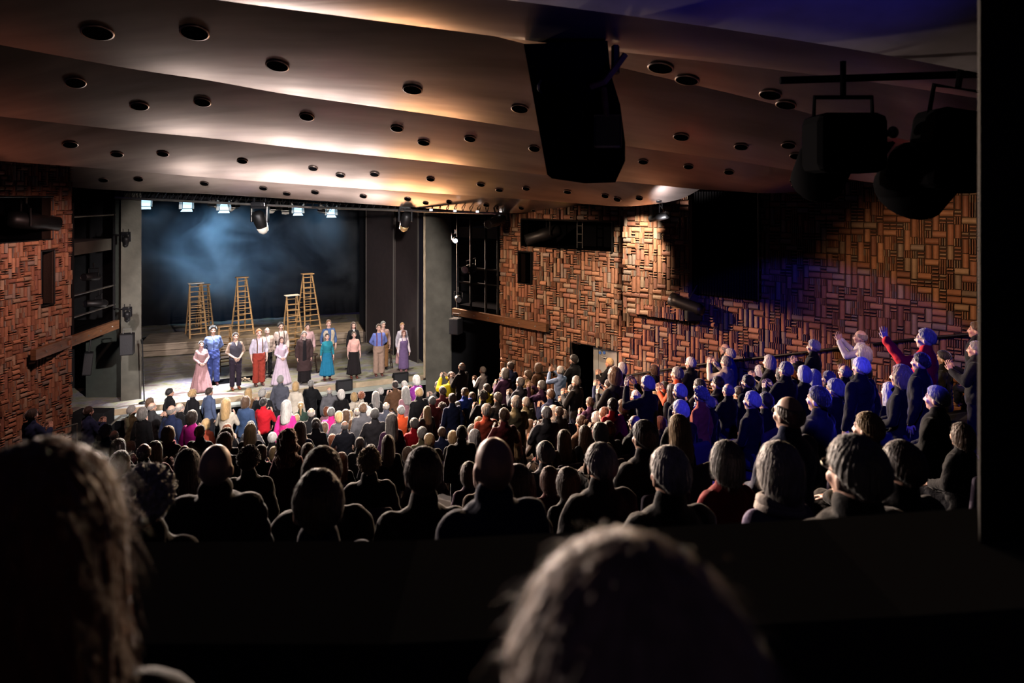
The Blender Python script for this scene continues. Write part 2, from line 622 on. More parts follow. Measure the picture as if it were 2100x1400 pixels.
def wall_backing(mb, pl, u0, u1, z0, z1, holes, thick=0.25, back=0.0):
    """the mortar bed, in strips around the openings"""
    us = sorted({u0, u1, *[max(u0, min(u1, h[k])) for h in holes for k in (0, 1)]})
    zs = sorted({z0, z1, *[max(z0, min(z1, h[k])) for h in holes for k in (2, 3)]})
    for a, b in zip(us[:-1], us[1:]):
        for c, d in zip(zs[:-1], zs[1:]):
            if b - a < 1e-4 or d - c < 1e-4:
                continue
            mu, mz = (a + b) / 2, (c + d) / 2
            if any(h[0] < mu < h[1] and h[2] < mz < h[3] for h in holes):
                continue
            pts = [pl.at(a, c, back), pl.at(b, c, back), pl.at(b, c, back - thick), pl.at(a, c, back - thick)]
            mb.prism(pts, (0, 0, d - c))


WR = Plane((-0.3, 19.0), (8.05, 11.5))
WL = Plane((-11.70, 11.4), (-11.0, 17.0))

wr_holes = [WR.rect(1071, 449, 1258, 519), WR.rect(1065, 515, 1092, 583), WR.rect(1173, 700, 1269, 800)]
wl_holes = [WL.rect(-40, 404, 105, 490), WL.rect(81, 515, 108, 622)]
wr_z0, wr_z1 = -1.2, 7.6
door_rect = list(wr_holes[2])
door_rect[2] = 0.36
wr_holes[2] = tuple(door_rect)

mb = tile_wall('wall_right', WR, 0, WR.len + 0.6, wr_z0 + 0.8, wr_z1, wr_holes, 0.128, seed=3)
wall_r = mb.build('wall_right', M_TILE, colors=True)
struct(wall_r, 'terracotta tile wall with woven relief beside the seating, tall black panel hung on it', 'wall')
b_ = MB()
wall_backing(b_, WR, 0, WR.len + 0.6, wr_z0, wr_z1, wr_holes)
o = b_.build('mortar', M_MORTAR, wall_r)
mb = tile_wall('wall_left', WL, 0, WL.len, -0.6, 7.0, wl_holes, 0.118, seed=5)
wall_l = mb.build('wall_left', M_TILE, colors=True)
struct(wall_l, 'terracotta tile wall beside the aisle on the stage left-hand end', 'wall')
b_ = MB()
wall_backing(b_, WL, 0, WL.len, -1.2, 7.0, wl_holes)
b_.build('mortar', M_MORTAR, wall_l)


# dark rooms behind the openings
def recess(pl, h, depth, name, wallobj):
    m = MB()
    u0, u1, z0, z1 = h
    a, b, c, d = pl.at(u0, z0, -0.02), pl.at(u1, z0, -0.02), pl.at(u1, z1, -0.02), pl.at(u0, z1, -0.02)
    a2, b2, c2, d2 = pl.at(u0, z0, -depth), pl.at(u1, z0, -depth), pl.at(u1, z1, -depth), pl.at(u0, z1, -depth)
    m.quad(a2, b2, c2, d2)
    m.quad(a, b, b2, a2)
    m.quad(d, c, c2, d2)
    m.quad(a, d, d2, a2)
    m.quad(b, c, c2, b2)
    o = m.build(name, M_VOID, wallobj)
    f = MB()
    t = 0.035
    for (p, q) in (((u0, z0), (u1, z0)), ((u0, z1), (u1, z1)), ((u0, z0), (u0, z1)), ((u1, z0), (u1, z1))):
        f.tube([pl.at(p[0], p[1], 0.05), pl.at(q[0], q[1], 0.05)], t * 0.5, 4)
    f.build('opening_frame', M_BLACKM, o)
    return o


recess(WR, wr_holes[0], 1.5, 'lighting_slot', wall_r)
recess(WR, wr_holes[1], 0.8, 'lookout_slot', wall_r)
recess(WL, wl_holes[0], 1.2, 'lighting_slot', wall_l)
recess(WL, wl_holes[1], 0.8, 'lookout_slot', wall_l)
recess(WR, wr_holes[2], 2.2, 'doorway', wall_r)
# ladder and bars seen inside the right lighting slot
m = MB()
u0, u1, z0, z1 = wr_holes[0]
for k in (0.44, 0.50):
    m.tube([WR.at(u0 + (u1 - u0) * k, z0, -0.75), WR.at(u0 + (u1 - u0) * k, z1, -0.75)], 0.018, 6)
for k in range(4):
    m.tube([WR.at(u0 + (u1 - u0) * 0.44, z0 + 0.15 + k * 0.22, -0.75), WR.at(u0 + (u1 - u0) * 0.50, z0 + 0.15 + k * 0.22, -0.75)], 0.014, 6)
o = m.build('access_ladder', M_STEEL)
tag(o, 'steel rung ladder standing inside the wide dark opening of the tile wall', 'ladder')

# projecting tile block on the right wall
pu0, pu1, pz0, pz1 = WR.rect(1300, 395, 1425, 652)
pz1 = 7.0
PB = 0.42
mb = tile_wall('x', WR, pu0, pu1 + 0.1, pz0, pz1, [], 0.125, PB, seed=11)
blk = mb.build('wall_projection', M_TILE, colors=True)
struct(blk, 'projecting block of terracotta tiles lit by a spotlight from above', 'wall')
b_ = MB()
pts = [WR.at(pu0, pz0, PB), WR.at(pu1 + 0.1, pz0, PB), WR.at(pu1 + 0.1, pz0, 0.0), WR.at(pu0, pz0, 0.0)]
b_.prism(pts, (0, 0, pz1 - pz0))
b_.build('block_core', mat('tan_block_side', (0.30, 0.19, 0.11), 0.8, bump=0.3, bscale=25), blk)

# tall ribbed black panel
qu0, qu1, qz0, qz1 = WR.rect(1420, 393, 1566, 611)
e = empty('acoustic_panel', WR.at((qu0 + qu1) / 2, qz0, 0.30), 'tall ribbed black panel with steel edge hung on the tile wall', 'acoustic panel')
m = MB()
pts = [WR.at(qu0, qz0, 0.28), WR.at(qu1, qz0, 0.28), WR.at(qu1, qz0, 0.12), WR.at(qu0, qz0, 0.12)]
m.prism(pts, (0, 0, qz1 - qz0))
part(m, 'backing_board', M_JET, e)
m = MB()
n = 26
for i in range(n):
    ua = qu0 + (qu1 - qu0) * (i + 0.1) / n
    ub = qu0 + (qu1 - qu0) * (i + 0.75) / n
    m.prism([WR.at(ua, qz0, 0.32), WR.at(ub, qz0, 0.32), WR.at(ub, qz0, 0.27), WR.at(ua, qz0, 0.27)], (0, 0, qz1 - qz0))
part(m, 'ribs', M_RIB, e)
for k, uu in enumerate((qu0 - 0.03, qu1 + 0.02)):
    m = MB()
    m.tube([WR.at(uu, qz0, 0.32), WR.at(uu, qz1 + 0.05, 0.32)], 0.022, 8)
    for q in range(9):
        m.box(WR.at(uu, qz0 + 0.1 + q * (qz1 - qz0 - 0.2) / 8, 0.22), (0.05, 0.05, 0.05))
    part(m, 'edge_rail', M_STEEL if k == 0 else M_BLACKM, e)
m = MB()
for uu in (qu0 + 0.2, qu1 - 0.2):
    for zz in (qz0 + 0.3, qz1 - 0.3):
        m.tube([WR.at(uu, zz, 0.14), WR.at(uu, zz, -0.05)], 0.02, 6)
part(m, 'bracket_set', M_BLACKM, e)

# grey door leaf in the doorway
du0, du1, dz0, dz1 = wr_holes[2]
uA, _ = WR.uz(1213, 740)
e = empty('door', WR.at((uA + du1) / 2, dz0, -0.10), 'pale grey fire door with two blue discs standing in the doorway', 'door')
m = MB()
pts = [WR.at(uA + 0.16, dz0, -0.08), WR.at(du1, dz0, -0.08), WR.at(du1, dz0, -0.13), WR.at(uA + 0.16, dz0, -0.13)]
m.prism(pts, (0, 0, dz1 - dz0))
part(m, 'door_leaf', M_DOOR, e)
m = MB()
pts = [WR.at(uA, dz0, -0.08), WR.at(uA + 0.15, dz0, -0.08), WR.at(uA + 0.15, dz0, -0.13), WR.at(uA, dz0, -0.13)]
m.prism(pts, (0, 0, dz1 - dz0))
part(m, 'side_leaf', M_DOOR, e)
for px in (1227, 1235.5):
    pu, pz = WR.uz(px, 724)
    m = MB()
    m.lathe([(0.0, 0.0), (0.04, 0.0), (0.04, 0.012), (0.0, 0.012)], WR.at(pu, pz - 0.0, -0.08), WR.n, 16)
    part(m, 'sign_disc', M_SIGNB, e)
pu, pz = WR.uz(1237, 733)
m = MB()
m.tube([WR.at(pu - 0.07, pz, -0.04), WR.at(pu + 0.07, pz - 0.01, -0.04)], 0.014, 8)
m.tube([WR.at(pu - 0.06, pz, -0.04), WR.at(pu - 0.06, pz, -0.09)], 0.012, 8)
part(m, 'door_handle', M_STEEL, e)

# small black wall boxes
for (px, py, w_) in ((1291, 520, 0.13), (1293, 607, 0.12)):
    pu, pz = WR.uz(px, py)
    m = MB()
    m.bevbox(WR.at(pu, pz, 0.10), (w_, w_, w_ * 1.15), 0.015)
    o = m.build('wall_box', M_BLACK)
    tag(o, ('small black box on the tile wall, upper of two' if py < 560 else 'small black box on the tile wall, lower of two'), 'box', 'black wall boxes')


# handrails on the right wall
def rail(pts, label, posts, r=0.024, n=0.13):
    wp = [WR.hit(*p) + WR.n * n for p in pts]
    e = empty('handrail', wp[0], label, 'handrail')
    m = MB()
    m.tube(wp, r, 8)
    part(m, 'rail_bar', M_BLACKM, e)
    for t in posts:
        i = min(int(t), len(wp) - 2)
        p = wp[i].lerp(wp[i + 1], t - i)
        m = MB()
        m.tube([p, p - WR.n * (n + 0.02) - Vector((0, 0, 0.06))], 0.012, 6)
        part(m, 'bracket', M_BLACKM, e)
    return e


rail([(1290, 768), (1360, 757), (1440, 745), (1580, 729), (1726, 711), (1738, 728)], 'black handrail climbing the tile wall from the doorway', (0.5, 1.5, 2.5, 3.5))
rail([(1795, 703), (1885, 692), (1975, 684), (2030, 680)], 'black handrail on the tile wall near the dark pillar', (0.3, 1.5, 2.5))
rail([(1100, 762), (1168, 760)], 'short black handrail on the tile wall before the doorway', (0.2, 0.8))

# left wall aisle handrail
wp = [WL.hit(80, 886) + WL.n * 0.2, WL.hit(143, 868) + WL.n * 0.2]
e = empty('handrail', wp[0], 'pale steel handrail on the tile wall at the far aisle', 'handrail')
m = MB()
m.tube(wp, 0.022, 8)
part(m, 'rail_bar', M_STEEL, e)
for p in wp:
    m = MB()
    m.tube([p, Vector((p.x, p.y, floor_z(p.x, p.y)))], 0.018, 8)
    part(m, 'post', M_STEEL, e)

# timber fascia beams running from the lighting galleries onto the tile walls
for (pl, x0, y0, x1, y1, th, lab) in ((WL, 47, 738, 240, 676, 0.24, 'brown timber fascia beam on the tile wall above the aisle'), (WR, 930, 641, 1131, 678, 0.20, 'brown timber fascia beam on the tile wall above the applauding crowd')):
    if pl is WL:
        a = WL.hit(x0, y0) + WL.n * 0.26
        b = P(x1, y1, 19.3)
        b.z = a.z
    else:
        b = WR.hit(x1, y1) + WR.n * 0.17
        a = P(x0, y0, 20.2)
        a.z = b.z
    e = empty('timber_beam', a, lab, 'beam')
    d = (b - a).normalized()
    sd = Vector((d.y, -d.x, 0)) * 0.06
    m = MB()
    m.prism([a - sd, b - sd, b + sd, a + sd], (0, 0, th))
    part(m, 'plank', M_TIMBER, e)
    m = MB()
    for k in range(6):
        p = a.lerp(b, 0.1 + k * 0.16) + Vector((0, 0, th * 0.5)) + sd
        q = a.lerp(b, 0.1 + k * 0.16) + Vector((0, 0, th * 0.5)) - sd
        m.ell(p, (0.022, 0.022, 0.022), nu=8, nv=6)
        m.ell(q, (0.022, 0.022, 0.022), nu=8, nv=6)
    part(m, 'bolts', M_STEEL, e)

# ---- floors
m = MB()
g = 40
xs = np.linspace(-13.5, 11, 60)
ys = np.linspace(-1.5, 24, 90)
idx = {}
vs_, fs_ = [], []
for i, x in enumerate(xs):
    for j, y in enumerate(ys):
        idx[i, j] = len(vs_)
        vs_.append((x, y, floor_z(x, y)))
for i in range(len(xs) - 1):
    for j in range(len(ys) - 1):
        fs_.append((idx[i, j], idx[i + 1, j], idx[i + 1, j + 1], idx[i, j + 1]))
m.add(vs_, fs_)
floor = m.build('floor', M_CARPET)
struct(floor, 'dark carpeted raked floor under the audience', 'floor')

SF_R, SF_L = FL(893, 766), FL(436, 817)           # front edge of the stage deck
d_ = (SF_R - SF_L).normalized()
SF_L2 = SF_L - d_ * 5.2
SF_R2 = SF_R + d_ * 1.0
back = Vector((-4.9, 13.0, 0))
m = MB()
m.prism([SF_L2 - Vector((0, 0, 0.10)), SF_R2 - Vector((0, 0, 0.10)), SF_R2 + Vector((-2.5, 12.0, -0.10)), SF_L2 + Vector((-7.5, 14, -0.10))], (0, 0, 0.10))
stage = m.build('floor_stage', M_STAGE)
struct(stage, 'painted plank stage floor in grey, olive and mauve', 'floor')
fwd = Vector((d_.y, -d_.x, 0))                    # towards the house
m = MB()
a, b = SF_L2 + fwd * 0.04, SF_R2 + fwd * 0.04
m.prism([a - fwd * 0.04 - Vector((0, 0, 0.16)), b - fwd * 0.04 - Vector((0, 0, 0.16)), b - Vector((0, 0, 0.16)), a - Vector((0, 0, 0.16))], (0, 0, 0.165))
struct(m.build('trim_1', M_EDGE), 'tan timber edge along the front of the stage', 'trim')
m = MB()
a, b = a + fwd * 0.0, b + fwd * 0.0
z_ = Vector((0, 0, 0.22))
m.prism([a - z_, b - z_, b + fwd * 0.36 - z_, a + fwd * 0.36 - z_], (0, 0, 0.06))
struct(m.build('trim_2', M_LIP), 'grey ledge below the front edge of the stage', 'trim')
m = MB()
z_ = Vector((0, 0, 1.12))
m.prism([a + fwd * 0.26 - z_, b + fwd * 0.26 - z_, b + fwd * 0.32 - z_, a + fwd * 0.32 - z_], (0, 0, 0.88))
struct(m.build('wall_stage_front', M_VOID), 'black front wall below the stage', 'wall')

# slot in the stage floor, its shade laid on as a black strip; dried leaves
a, b = FL(432, 790, 0.006), FL(545, 776, 0.006)
sl = (b - a).normalized()
sn = Vector((-sl.y, sl.x, 0))
m = MB()
m.prism([a, b, b + sn * 0.62, a + sn * 0.62], (0, 0, 0.004))
o = m.build('slot_shade_strip', M_VOID)
o['kind'] = 'structure'
m = MB()
random.seed(2)
for k in range(60):
    p = FL(494 + random.uniform(-7, 18), 779 + random.uniform(-2, 2), 0.02)
    q = Matrix.Rotation(random.uniform(0, 6), 3, 'Z') @ Matrix.Rotation(random.uniform(-0.7, 0.7), 3, 'X')
    m.ell(p + Vector((0, 0, random.uniform(0, 0.06))), (0.05, 0.028, 0.008), q, 7, 5)
o = m.build('dried_leaves', M_PEBBLE)
tag(o, 'small heap of dried leaves on the black floor slot at the stage front', 'leaves', kind='stuff')

# low plank platform upstage
a, b = FL(286, 734), FL(745, 703)
pd = (b - a).normalized()
pn = Vector((-pd.y, pd.x, 0))
e = empty('stage_platform', a, 'long low plank platform along the back of the stage under the ladders', 'platform')
m = MB()
for k in range(6):
    o0 = pn * (0.36 * k)
    m.prism([a + o0 + Vector((0, 0, 0.44)), b + o0 + Vector((0, 0, 0.44)), b + o0 + pn * 0.35 + Vector((0, 0, 0.44)), a + o0 + pn * 0.35 + Vector((0, 0, 0.44))], (0, 0, 0.06))
part(m, 'deck_boards', M_PLATFORM, e)
m = MB()
for k in range(2):
    m.prism([a + Vector((0, 0, 0.03 + 0.21 * k)), b + Vector((0, 0, 0.03 + 0.21 * k)), b + pn * 0.04 + Vector((0, 0, 0.03 + 0.21 * k)), a + pn * 0.04 + Vector((0, 0, 0.03 + 0.21 * k))], (0, 0, 0.19))
part(m, 'front_boards', M_PLATFORM, e)
m = MB()
for k in range(9):
    p = a.lerp(b, k / 8) + pn * 0.1
    m.prism([p, p + pd * 0.08, p + pd * 0.08 + pn * 1.9, p + pn * 1.9], (0, 0, 0.44))
part(m, 'bearers', M_DARKWOOD, e)

# ---- stage house
m = MB()
B0 = Vector((-21, 30.2, 0))
B1 = B0 + Vector((0.92, 0.38, 0)).normalized() * 24
n_ = 160
top, bot = [], []
for k in range(n_ + 1):
    p = B0.lerp(B1, k / n_) + NV * (0.07 * math.sin(k * 1.1) + 0.03 * math.sin(k * 2.7))
    bot.append(p)
    top.append(p + Vector((0, 0, 7.5)))
m.add(bot + top, [(k, k + 1, n_ + 2 + k, n_ + 1 + k) for k in range(n_)])
o = m.build('wall_stage_back', M_CURTAIN, smooth=True)
struct(o, 'black pleated drape closing the back of the stage', 'wall')
# dark stage walls at the sides and above, so no light leaks
m = MB()
L0 = SF_L2 + Vector((-1.0, 0.5, 0))
m.quad(L0, B0, B0 + Vector((0, 0, 7.5)), L0 + Vector((0, 0, 7.5)))
struct(m.build('wall_stage_left', M_CURTAIN), 'black wall at the far side of the stage', 'wall')

m = MB()
m.prism([L0 + Vector((0, 1, 7.5)), B0 + Vector((0, 0, 7.5)), B1 + Vector((0, 0, 7.5)), Vector((0.5, 23.5, 7.5))], (0, 0, 0.1))
struct(m.build('ceiling_stage', M_CURTAIN), 'black roof of the stage', 'ceiling')
# wing flats on the right side of the stage
g0 = (P(742, 690, 29.6), P(752, 694, 29.0))
flats = [((751, 700, 28.3), (807, 728, 26.0), M_WING, 'dark brown wing flat at the right end of the platform'),
         ((810, 724, 26.2), (857, 742, 24.8), M_WING, 'dark brown wing flat standing next to the blue-black wing drape')]
for (pa, pb, mt, lab) in flats:
    a, b = P(*pa), P(*pb)
    a.z = b.z = 0.0
    e = empty('wing_flat', a, lab, 'stage flat', 'wing flats')
    dd = (b - a).normalized()
    nn = Vector((-dd.y, dd.x, 0))
    m = MB()
    m.prism([a, b, b + nn * 0.05, a + nn * 0.05], (0, 0, 6.6))
    part(m, 'panel', mt, e)
    m = MB()
    for p in (a, b):
        m.prism([p - nn * 0.03, p + dd * 0.05 - nn * 0.03, p + dd * 0.05, p], (0, 0, 6.6))
    part(m, 'edge_batten', M_WINGEDGE, e)
a, b = P(857, 735, 25.6), P(872, 742, 24.7)
a.z = b.z = 0
dd = (b - a).normalized()
nn = Vector((-dd.y, dd.x, 0))
m = MB()
m.prism([a, b + dd * 0.6, b + dd * 0.6 + nn * 0.05, a + nn * 0.05], (0, 0, 6.6))
tag(m.build('wing_drape', M_WINGBLUE), 'narrow blue-black drape beside the concrete pillar at the stage edge', 'drape')
m = MB()
a = P(737, 690, 30.9)
a.z = 0
b = P(751, 690, 30.4)
b.z = 0
m.prism([a, b, b + Vector((0, 0.05, 0)), a + Vector((0, 0.05, 0))], (0, 0, 6.6))
tag(m.build('leg_drape', M_CURTAIN), 'narrow black leg drape beside the back curtain', 'drape')

# ---- proscenium pillars
def pillar(x0, x1, d, name, label, depth=0.9, material=None, ztop=7.0):
    a, b = P(x0, 0, d), P(x1, 0, d + (x1 - x0) / F_PX * d * 0.42)
    a.z = b.z = -1.12
    m = MB()
    dd = Vector(((x1 if x1 < 900 else x0 + 8) / F_PX - CX / F_PX, 1, 0)) * depth
    m.prism([a, b, b + dd, a + dd], (0, 0, ztop + 1.12))
    return struct(m.build(name, material or M_CONC), label, 'pillar')


pillar(248, 290, 20.2, 'wall_pillar_left', 'plain concrete pillar at the darker end of the stage')
pillar(873, 926, 22.7, 'wall_pillar_right', 'plain concrete pillar beside the blue-black drape')
m = MB()
a = P(868, 0, 22.7)
a.z = 0
m.box((a.x + 0.03, a.y + 0.1, 3.4), (0.07, 0.06, 6.8))  # thin pale strip stands in for light on the pillar edge
struct(m.build('trim_3', M_EDGE), 'pale strip painted as the lit edge of the pillar', 'trim')
# green-black panel between the left gallery and the pillar
a, b = P(176, 0, 20.6), P(249, 0, 20.6)
m = MB()
a.z = b.z = -1.12
m.prism([a, b, b + Vector((0, 0.06, 0)), a + Vector((0, 0.06, 0))], (0, 0, 3.4))
struct(m.build('wall_gallery_left', M_CONCD), 'dark green panel below the lighting gallery by the aisle', 'wall')
a, b = P(236, 0, 20.4), P(249, 0, 20.4)
a.z = b.z = 2.2
m = MB()
m.prism([a, b, b + Vector((0, 0.06, 0)), a + Vector((0, 0.06, 0))], (0, 0, 4.3))
struct(m.build('wall_gallery_strip', M_CONCD), 'narrow dark green strip beside the concrete pillar', 'wall')

# ---- galleries (dark niches) both sides
def niche(x0, x1, d0, d1, name, label):
    a, b = P(x0, 0, d0), P(x1, 0, d1)
    a.z = b.z = -1.12
    m = MB()
    m.prism([a, b, b + Vector((0, 0.1, 0)), a + Vector((0, 0.1, 0))], (0, 0, 8.3))
    struct(m.build(name, M_BLACK), label, 'wall')


niche(120, 262, 21.6, 21.6, 'wall_niche_left', 'black back wall of the lighting gallery by the aisle')
niche(905, 1070, 23.6, 22.0, 'wall_niche_right', 'black back wall of the lighting gallery beside the tile wall')


def gallery(c0, c1, zs, label, zrail, mirror):
    """slab ledges, pipe uprights and guard rails between two plan points"""
    e = empty('lighting_gallery', c0, label, 'lighting gallery')
    dd = (c1 - c0).normalized()
    nn = Vector((-dd.y, dd.x, 0))
    for z, h in zs:
        m = MB()
        a = Vector((c0.x, c0.y, z))
        b = Vector((c1.x, c1.y, z))
        m.prism([a + nn * 0.1, b + nn * 0.1, b + nn * 1.3, a + nn * 1.3], (0, 0, h))
        part(m, 'ledge', M_CONC if h > 0.2 else M_JET, e)
    for z in zrail:
        m = MB()
        m.tube([Vector((c0.x, c0.y, z)), Vector((c1.x, c1.y, z))], 0.025, 8)
        part(m, 'guard_rail', M_BLACK if mirror else M_STEEL, e)
    for t in ((0.0, 0.97) if not mirror else (0.03, 0.35, 0.7, 0.97)):
        p = c0.lerp(c1, t)
        m = MB()
        m.tube([Vector((p.x, p.y, zs[0][0])), Vector((p.x, p.y, 5.9))], 0.035, 8)
        part(m, 'upright', M_BLACK, e)
    return e


gl0, gl1 = P(149, 0, 17.3), P(236, 0, 19.4)
gl0.z = gl1.z = 2.45
gallery(gl0, gl1, ((2.45, 0.12), (4.55, 0.32)), 'dark lighting gallery with steel rails in the recess by the aisle', (3.0, 3.55, 5.55), False)
gr0, gr1 = P(936, 0, 20.2), P(1024, 0, 19.2)
gr0.z = gr1.z = 2.75
gallery(gr0, gr1, ((2.75, 0.10), (4.85, 0.30)), 'dark lighting gallery with pipe frame beside the right-hand pillar', (3.55, 3.98, 5.45), True)

# ---- ceiling panels, each a curved shell
PANELS = []


def ceiling_panel(edge, name, L=3.0, S0=0.20, S1=0.22, label=None, material=None):
    E = [P(*q) for q in edge]
    # resample smoothly along the edge
    pts = []
    for i in range(len(E) - 1):
        p0, p1, p2, p3 = E[max(i - 1, 0)], E[i], E[i + 1], E[min(i + 2, len(E) - 1)]
        for k in range(8):
            t = k / 8
            pts.append(0.5 * ((2 * p1) + (p2 - p0) * t + (2 * p0 - 5 * p1 + 4 * p2 - p3) * t * t + (3 * p1 - p0 - 3 * p2 + p3) * t ** 3))
    pts.append(E[-1])
    n, mseg = len(pts), 18
    rows = []
    for j in range(mseg + 1):
        t = j / mseg
        row = []
        for q in pts:
            z = L * (S0 * t + S1 * t * t)
            row.append(q - NV * (L * t) + Vector((0, 0, z)))
        rows.append(row)
    m = MB()
    vs = [q for r in rows for q in r]
    fs = []
    for j in range(mseg):
        for i in range(n - 1):
            fs.append((j * n + i, j * n + i + 1, (j + 1) * n + i + 1, (j + 1) * n + i))
    o0 = len(vs)
    vs += [q + Vector((0, 0, 0.09)) for q in vs]
    fs += [tuple(o0 + i for i in reversed(f)) for f in fs]
    for i in range(n - 1):
        fs.append((i, o0 + i, o0 + i + 1, i + 1))
        k = mseg * n
        fs.append((k + i, k + i + 1, o0 + k + i + 1, o0 + k + i))
    for j in range(mseg):
        fs.append((j * n, (j + 1) * n, o0 + (j + 1) * n, o0 + j * n))
        k = n - 1
        fs.append((j * n + k, o0 + j * n + k, o0 + (j + 1) * n + k, (j + 1) * n + k))
    m.add(vs, fs)
    o = m.build(name, material or M_CEIL, smooth=True)
    md = o.modifiers.new('edge', 'EDGE_SPLIT')
    md.split_angle = math.radians(40)
    struct(o, label, 'ceiling panel')
    PANELS.append((o, BVHTree.FromPolygons([Vector(q) for q in m.v], m.f)))
    return o


ceiling_panel([(-60, 322, 16.2), (20, 340, 16.5), (85, 368, 17.2), (150, 384, 17.8), (300, 393, 18.6), (429, 398, 19.0), (643, 411, 19.3), (850, 425, 19.2), (1000, 435, 18.8), (1050, 437, 18.4), (1110, 433, 18.0), (1165, 426, 17.4), (1215, 416, 17.0), (1260, 404, 16.7)],
              'ceiling', 2.6, 0.42, 0.24, label='bronze ceiling panel nearest to the stage')
ceiling_panel([(-80, 322, 13.0), (0, 330, 13.4), (214, 346, 14.6), (429, 364, 15.4), (643, 380, 15.9), (900, 397, 16.0), (1081, 409, 15.7), (1200, 418, 15.4), (1275, 423, 15.0), (1345, 418, 14.6), (1395, 408, 14.4), (1416, 396, 14.3), (1424, 378, 14.2)],
              'ceiling', 3.2, 0.31, 0.24, label='bronze ceiling panel whose curled end is lit white over the tile wall')
ceiling_panel([(-80, 230, 10.2), (39, 243, 10.8), (257, 267, 11.8), (429, 283, 12.4), (643, 307, 12.9), (900, 333, 13.1), (1119, 359, 13.0), (1283, 373, 12.8), (1421, 387, 12.6), (1490, 391, 12.4), (1567, 396, 12.2), (1640, 392, 12.0), (1700, 376, 11.8), (1740, 352, 11.6)],
              'ceiling', 3.4, 0.235, 0.24, label='bronze ceiling panel behind the hanging loudspeaker')
ceiling_panel([(-80, 78, 7.4), (0, 92, 7.9), (257, 139, 8.8), (429, 165, 9.3), (600, 195, 9.7), (900, 237, 10.1), (1104, 269, 10.2), (1283, 299, 10.2), (1500, 329, 10.0), (1661, 355, 9.8), (1860, 384, 9.4), (2050, 400, 9.0)],
              'ceiling', 3.2, 0.165, 0.24, label='bronze ceiling panel with the largest downlight holes')
ceiling_panel([(-80, -190, 5.2), (300, -95, 6.0), (700, -3, 6.9), (990, 68, 7.4), (1241, 131, 7.6), (1500, 192, 7.7), (1650, 230, 7.7), (1850, 285, 7.6), (2060, 345, 7.4)],
              'ceiling', 2.6, 0.09, 0.24, label='bronze ceiling panel above the two dark lamps')
ceiling_panel([(200, -42, 3.9), (420, -4, 4.2), (700, 33, 4.6), (944, 65, 4.9), (1081, 83, 5.0), (1233, 102, 5.1), (1500, 132, 5.2), (1800, 170, 5.2), (2060, 210, 5.1)],
              'ceiling', 1.0, 0.045, 0.24, label='low bronze ceiling beam the loudspeaker hangs from')
ceiling_panel([(600, -60, 3.6), (1043, 0, 4.0), (1176, 17, 4.1), (1500, 62, 4.2), (1800, 110, 4.2), (2060, 160, 4.1)],
              'ceiling', 2.2, 0.04, 0.24, label='ceiling panel washed with blue light overhead', material=M_CEILTOP)

# downlight holes
HOLES = '''200 66 30|399 66 28|569 134 23|846 183 20|155 169 19|286 217 17.5|415 209 16.5|629 239 15|814 263 13|869 292 12.5|144 296 14|240 316 12|334 315 11.5|497 330 10.5|642 345 9.5|698 359 9.5|768 357 9.5|883 367 8.5|132 363 9|212 369 9|284 367 9|419 376 8.5|540 386 8|588 397 8|646 394 8|745 402 7.5|836 408 7|873 416 6|1066 222 18|964 284 12|1096 304 12|986 378 8.5|1024 389 8|1079 386 8|1164 393 8|1241 401 8|1266 408 8|1311 406 7.5|1351 412 6|921 414 6|997 420 6.5|1069 426 6|1094 431 4|1355 138 26|1409 163 24|1397 280 16|1319 331 10|1412 341 10|1580 193 22|1612 214 20|1520 300 14|1617 297 14|1633 319 13|1495 352 10|1630 370 10|1633 380 10|1805 347 12'''
holes = [tuple(float(v) for v in q.split()) for q in HOLES.split('|')]
ROWNAME = ['nearest to the stage', 'with the white-lit curled end', 'behind the hanging loudspeaker', 'with the largest holes', 'above the two dark lamps', 'of the low beam', 'washed blue']
count = {}
for (px, py, rp) in holes:
    r = Vector(((px - CX) / F_PX, 1, (HY - py) / F_PX)).normalized()
    best = None
    for k, (po, bvh) in enumerate(PANELS):
        h, nrm, _, dist = bvh.ray_cast(Vector((0, 0, CAM_Z)), r)
        if h is not None and (best is None or dist < best[2]):
            best = (h, nrm, dist, k)
    if best is None:
        continue
    h, nrm, dist, k = best
    if nrm.dot(r) > 0:
        nrm = -nrm
    rad = max(0.05, min(0.17, rp / F_PX * h.y * 0.92))
    count[k] = count.get(k, 0) + 1
    ordn = ['first', 'second', 'third', 'fourth', 'fifth', 'sixth', 'seventh', 'eighth', 'ninth', 'tenth', 'eleventh', 'twelfth', 'thirteenth', 'fourteenth', 'fifteenth', 'sixteenth', 'seventeenth', 'eighteenth', 'nineteenth', 'twentieth', 'twenty-first']
    e = empty('downlight', h, 'x', 'downlight', 'round downlight holes in the ceiling')
    e['_k'] = k
    e['_x'] = px
    m = MB()
    m.lathe([(rad * 1.0, 0.0), (rad * 1.12, 0.0), (rad * 1.12, 0.012), (rad, 0.014)], h + nrm * 0.004, nrm, 24, False)
    part(m, 'trim_ring', M_CEIL, e, True)
    m = MB()
    m.lathe([(0.0, 0.0), (rad * 1.02, 0.0), (rad * 1.02, 0.010), (0.0, 0.010)], h + nrm * 0.004, nrm, 24)
    part(m, 'hole_shade_disc', M_VOID, e)  # flat near-black disc in place of the shade inside the hole
dl = [o for o in COL.objects if o.name.startswith('downlight')]
for k in range(7):
    row = sorted([o for o in dl if o['_k'] == k], key=lambda o: o['_x'])
    for i, o in enumerate(row):
        o['label'] = 'round black downlight hole, %s along the ceiling panel %s' % (ordn[i], ROWNAME[k])
for o in dl:
    del o['_k']
    del o['_x']

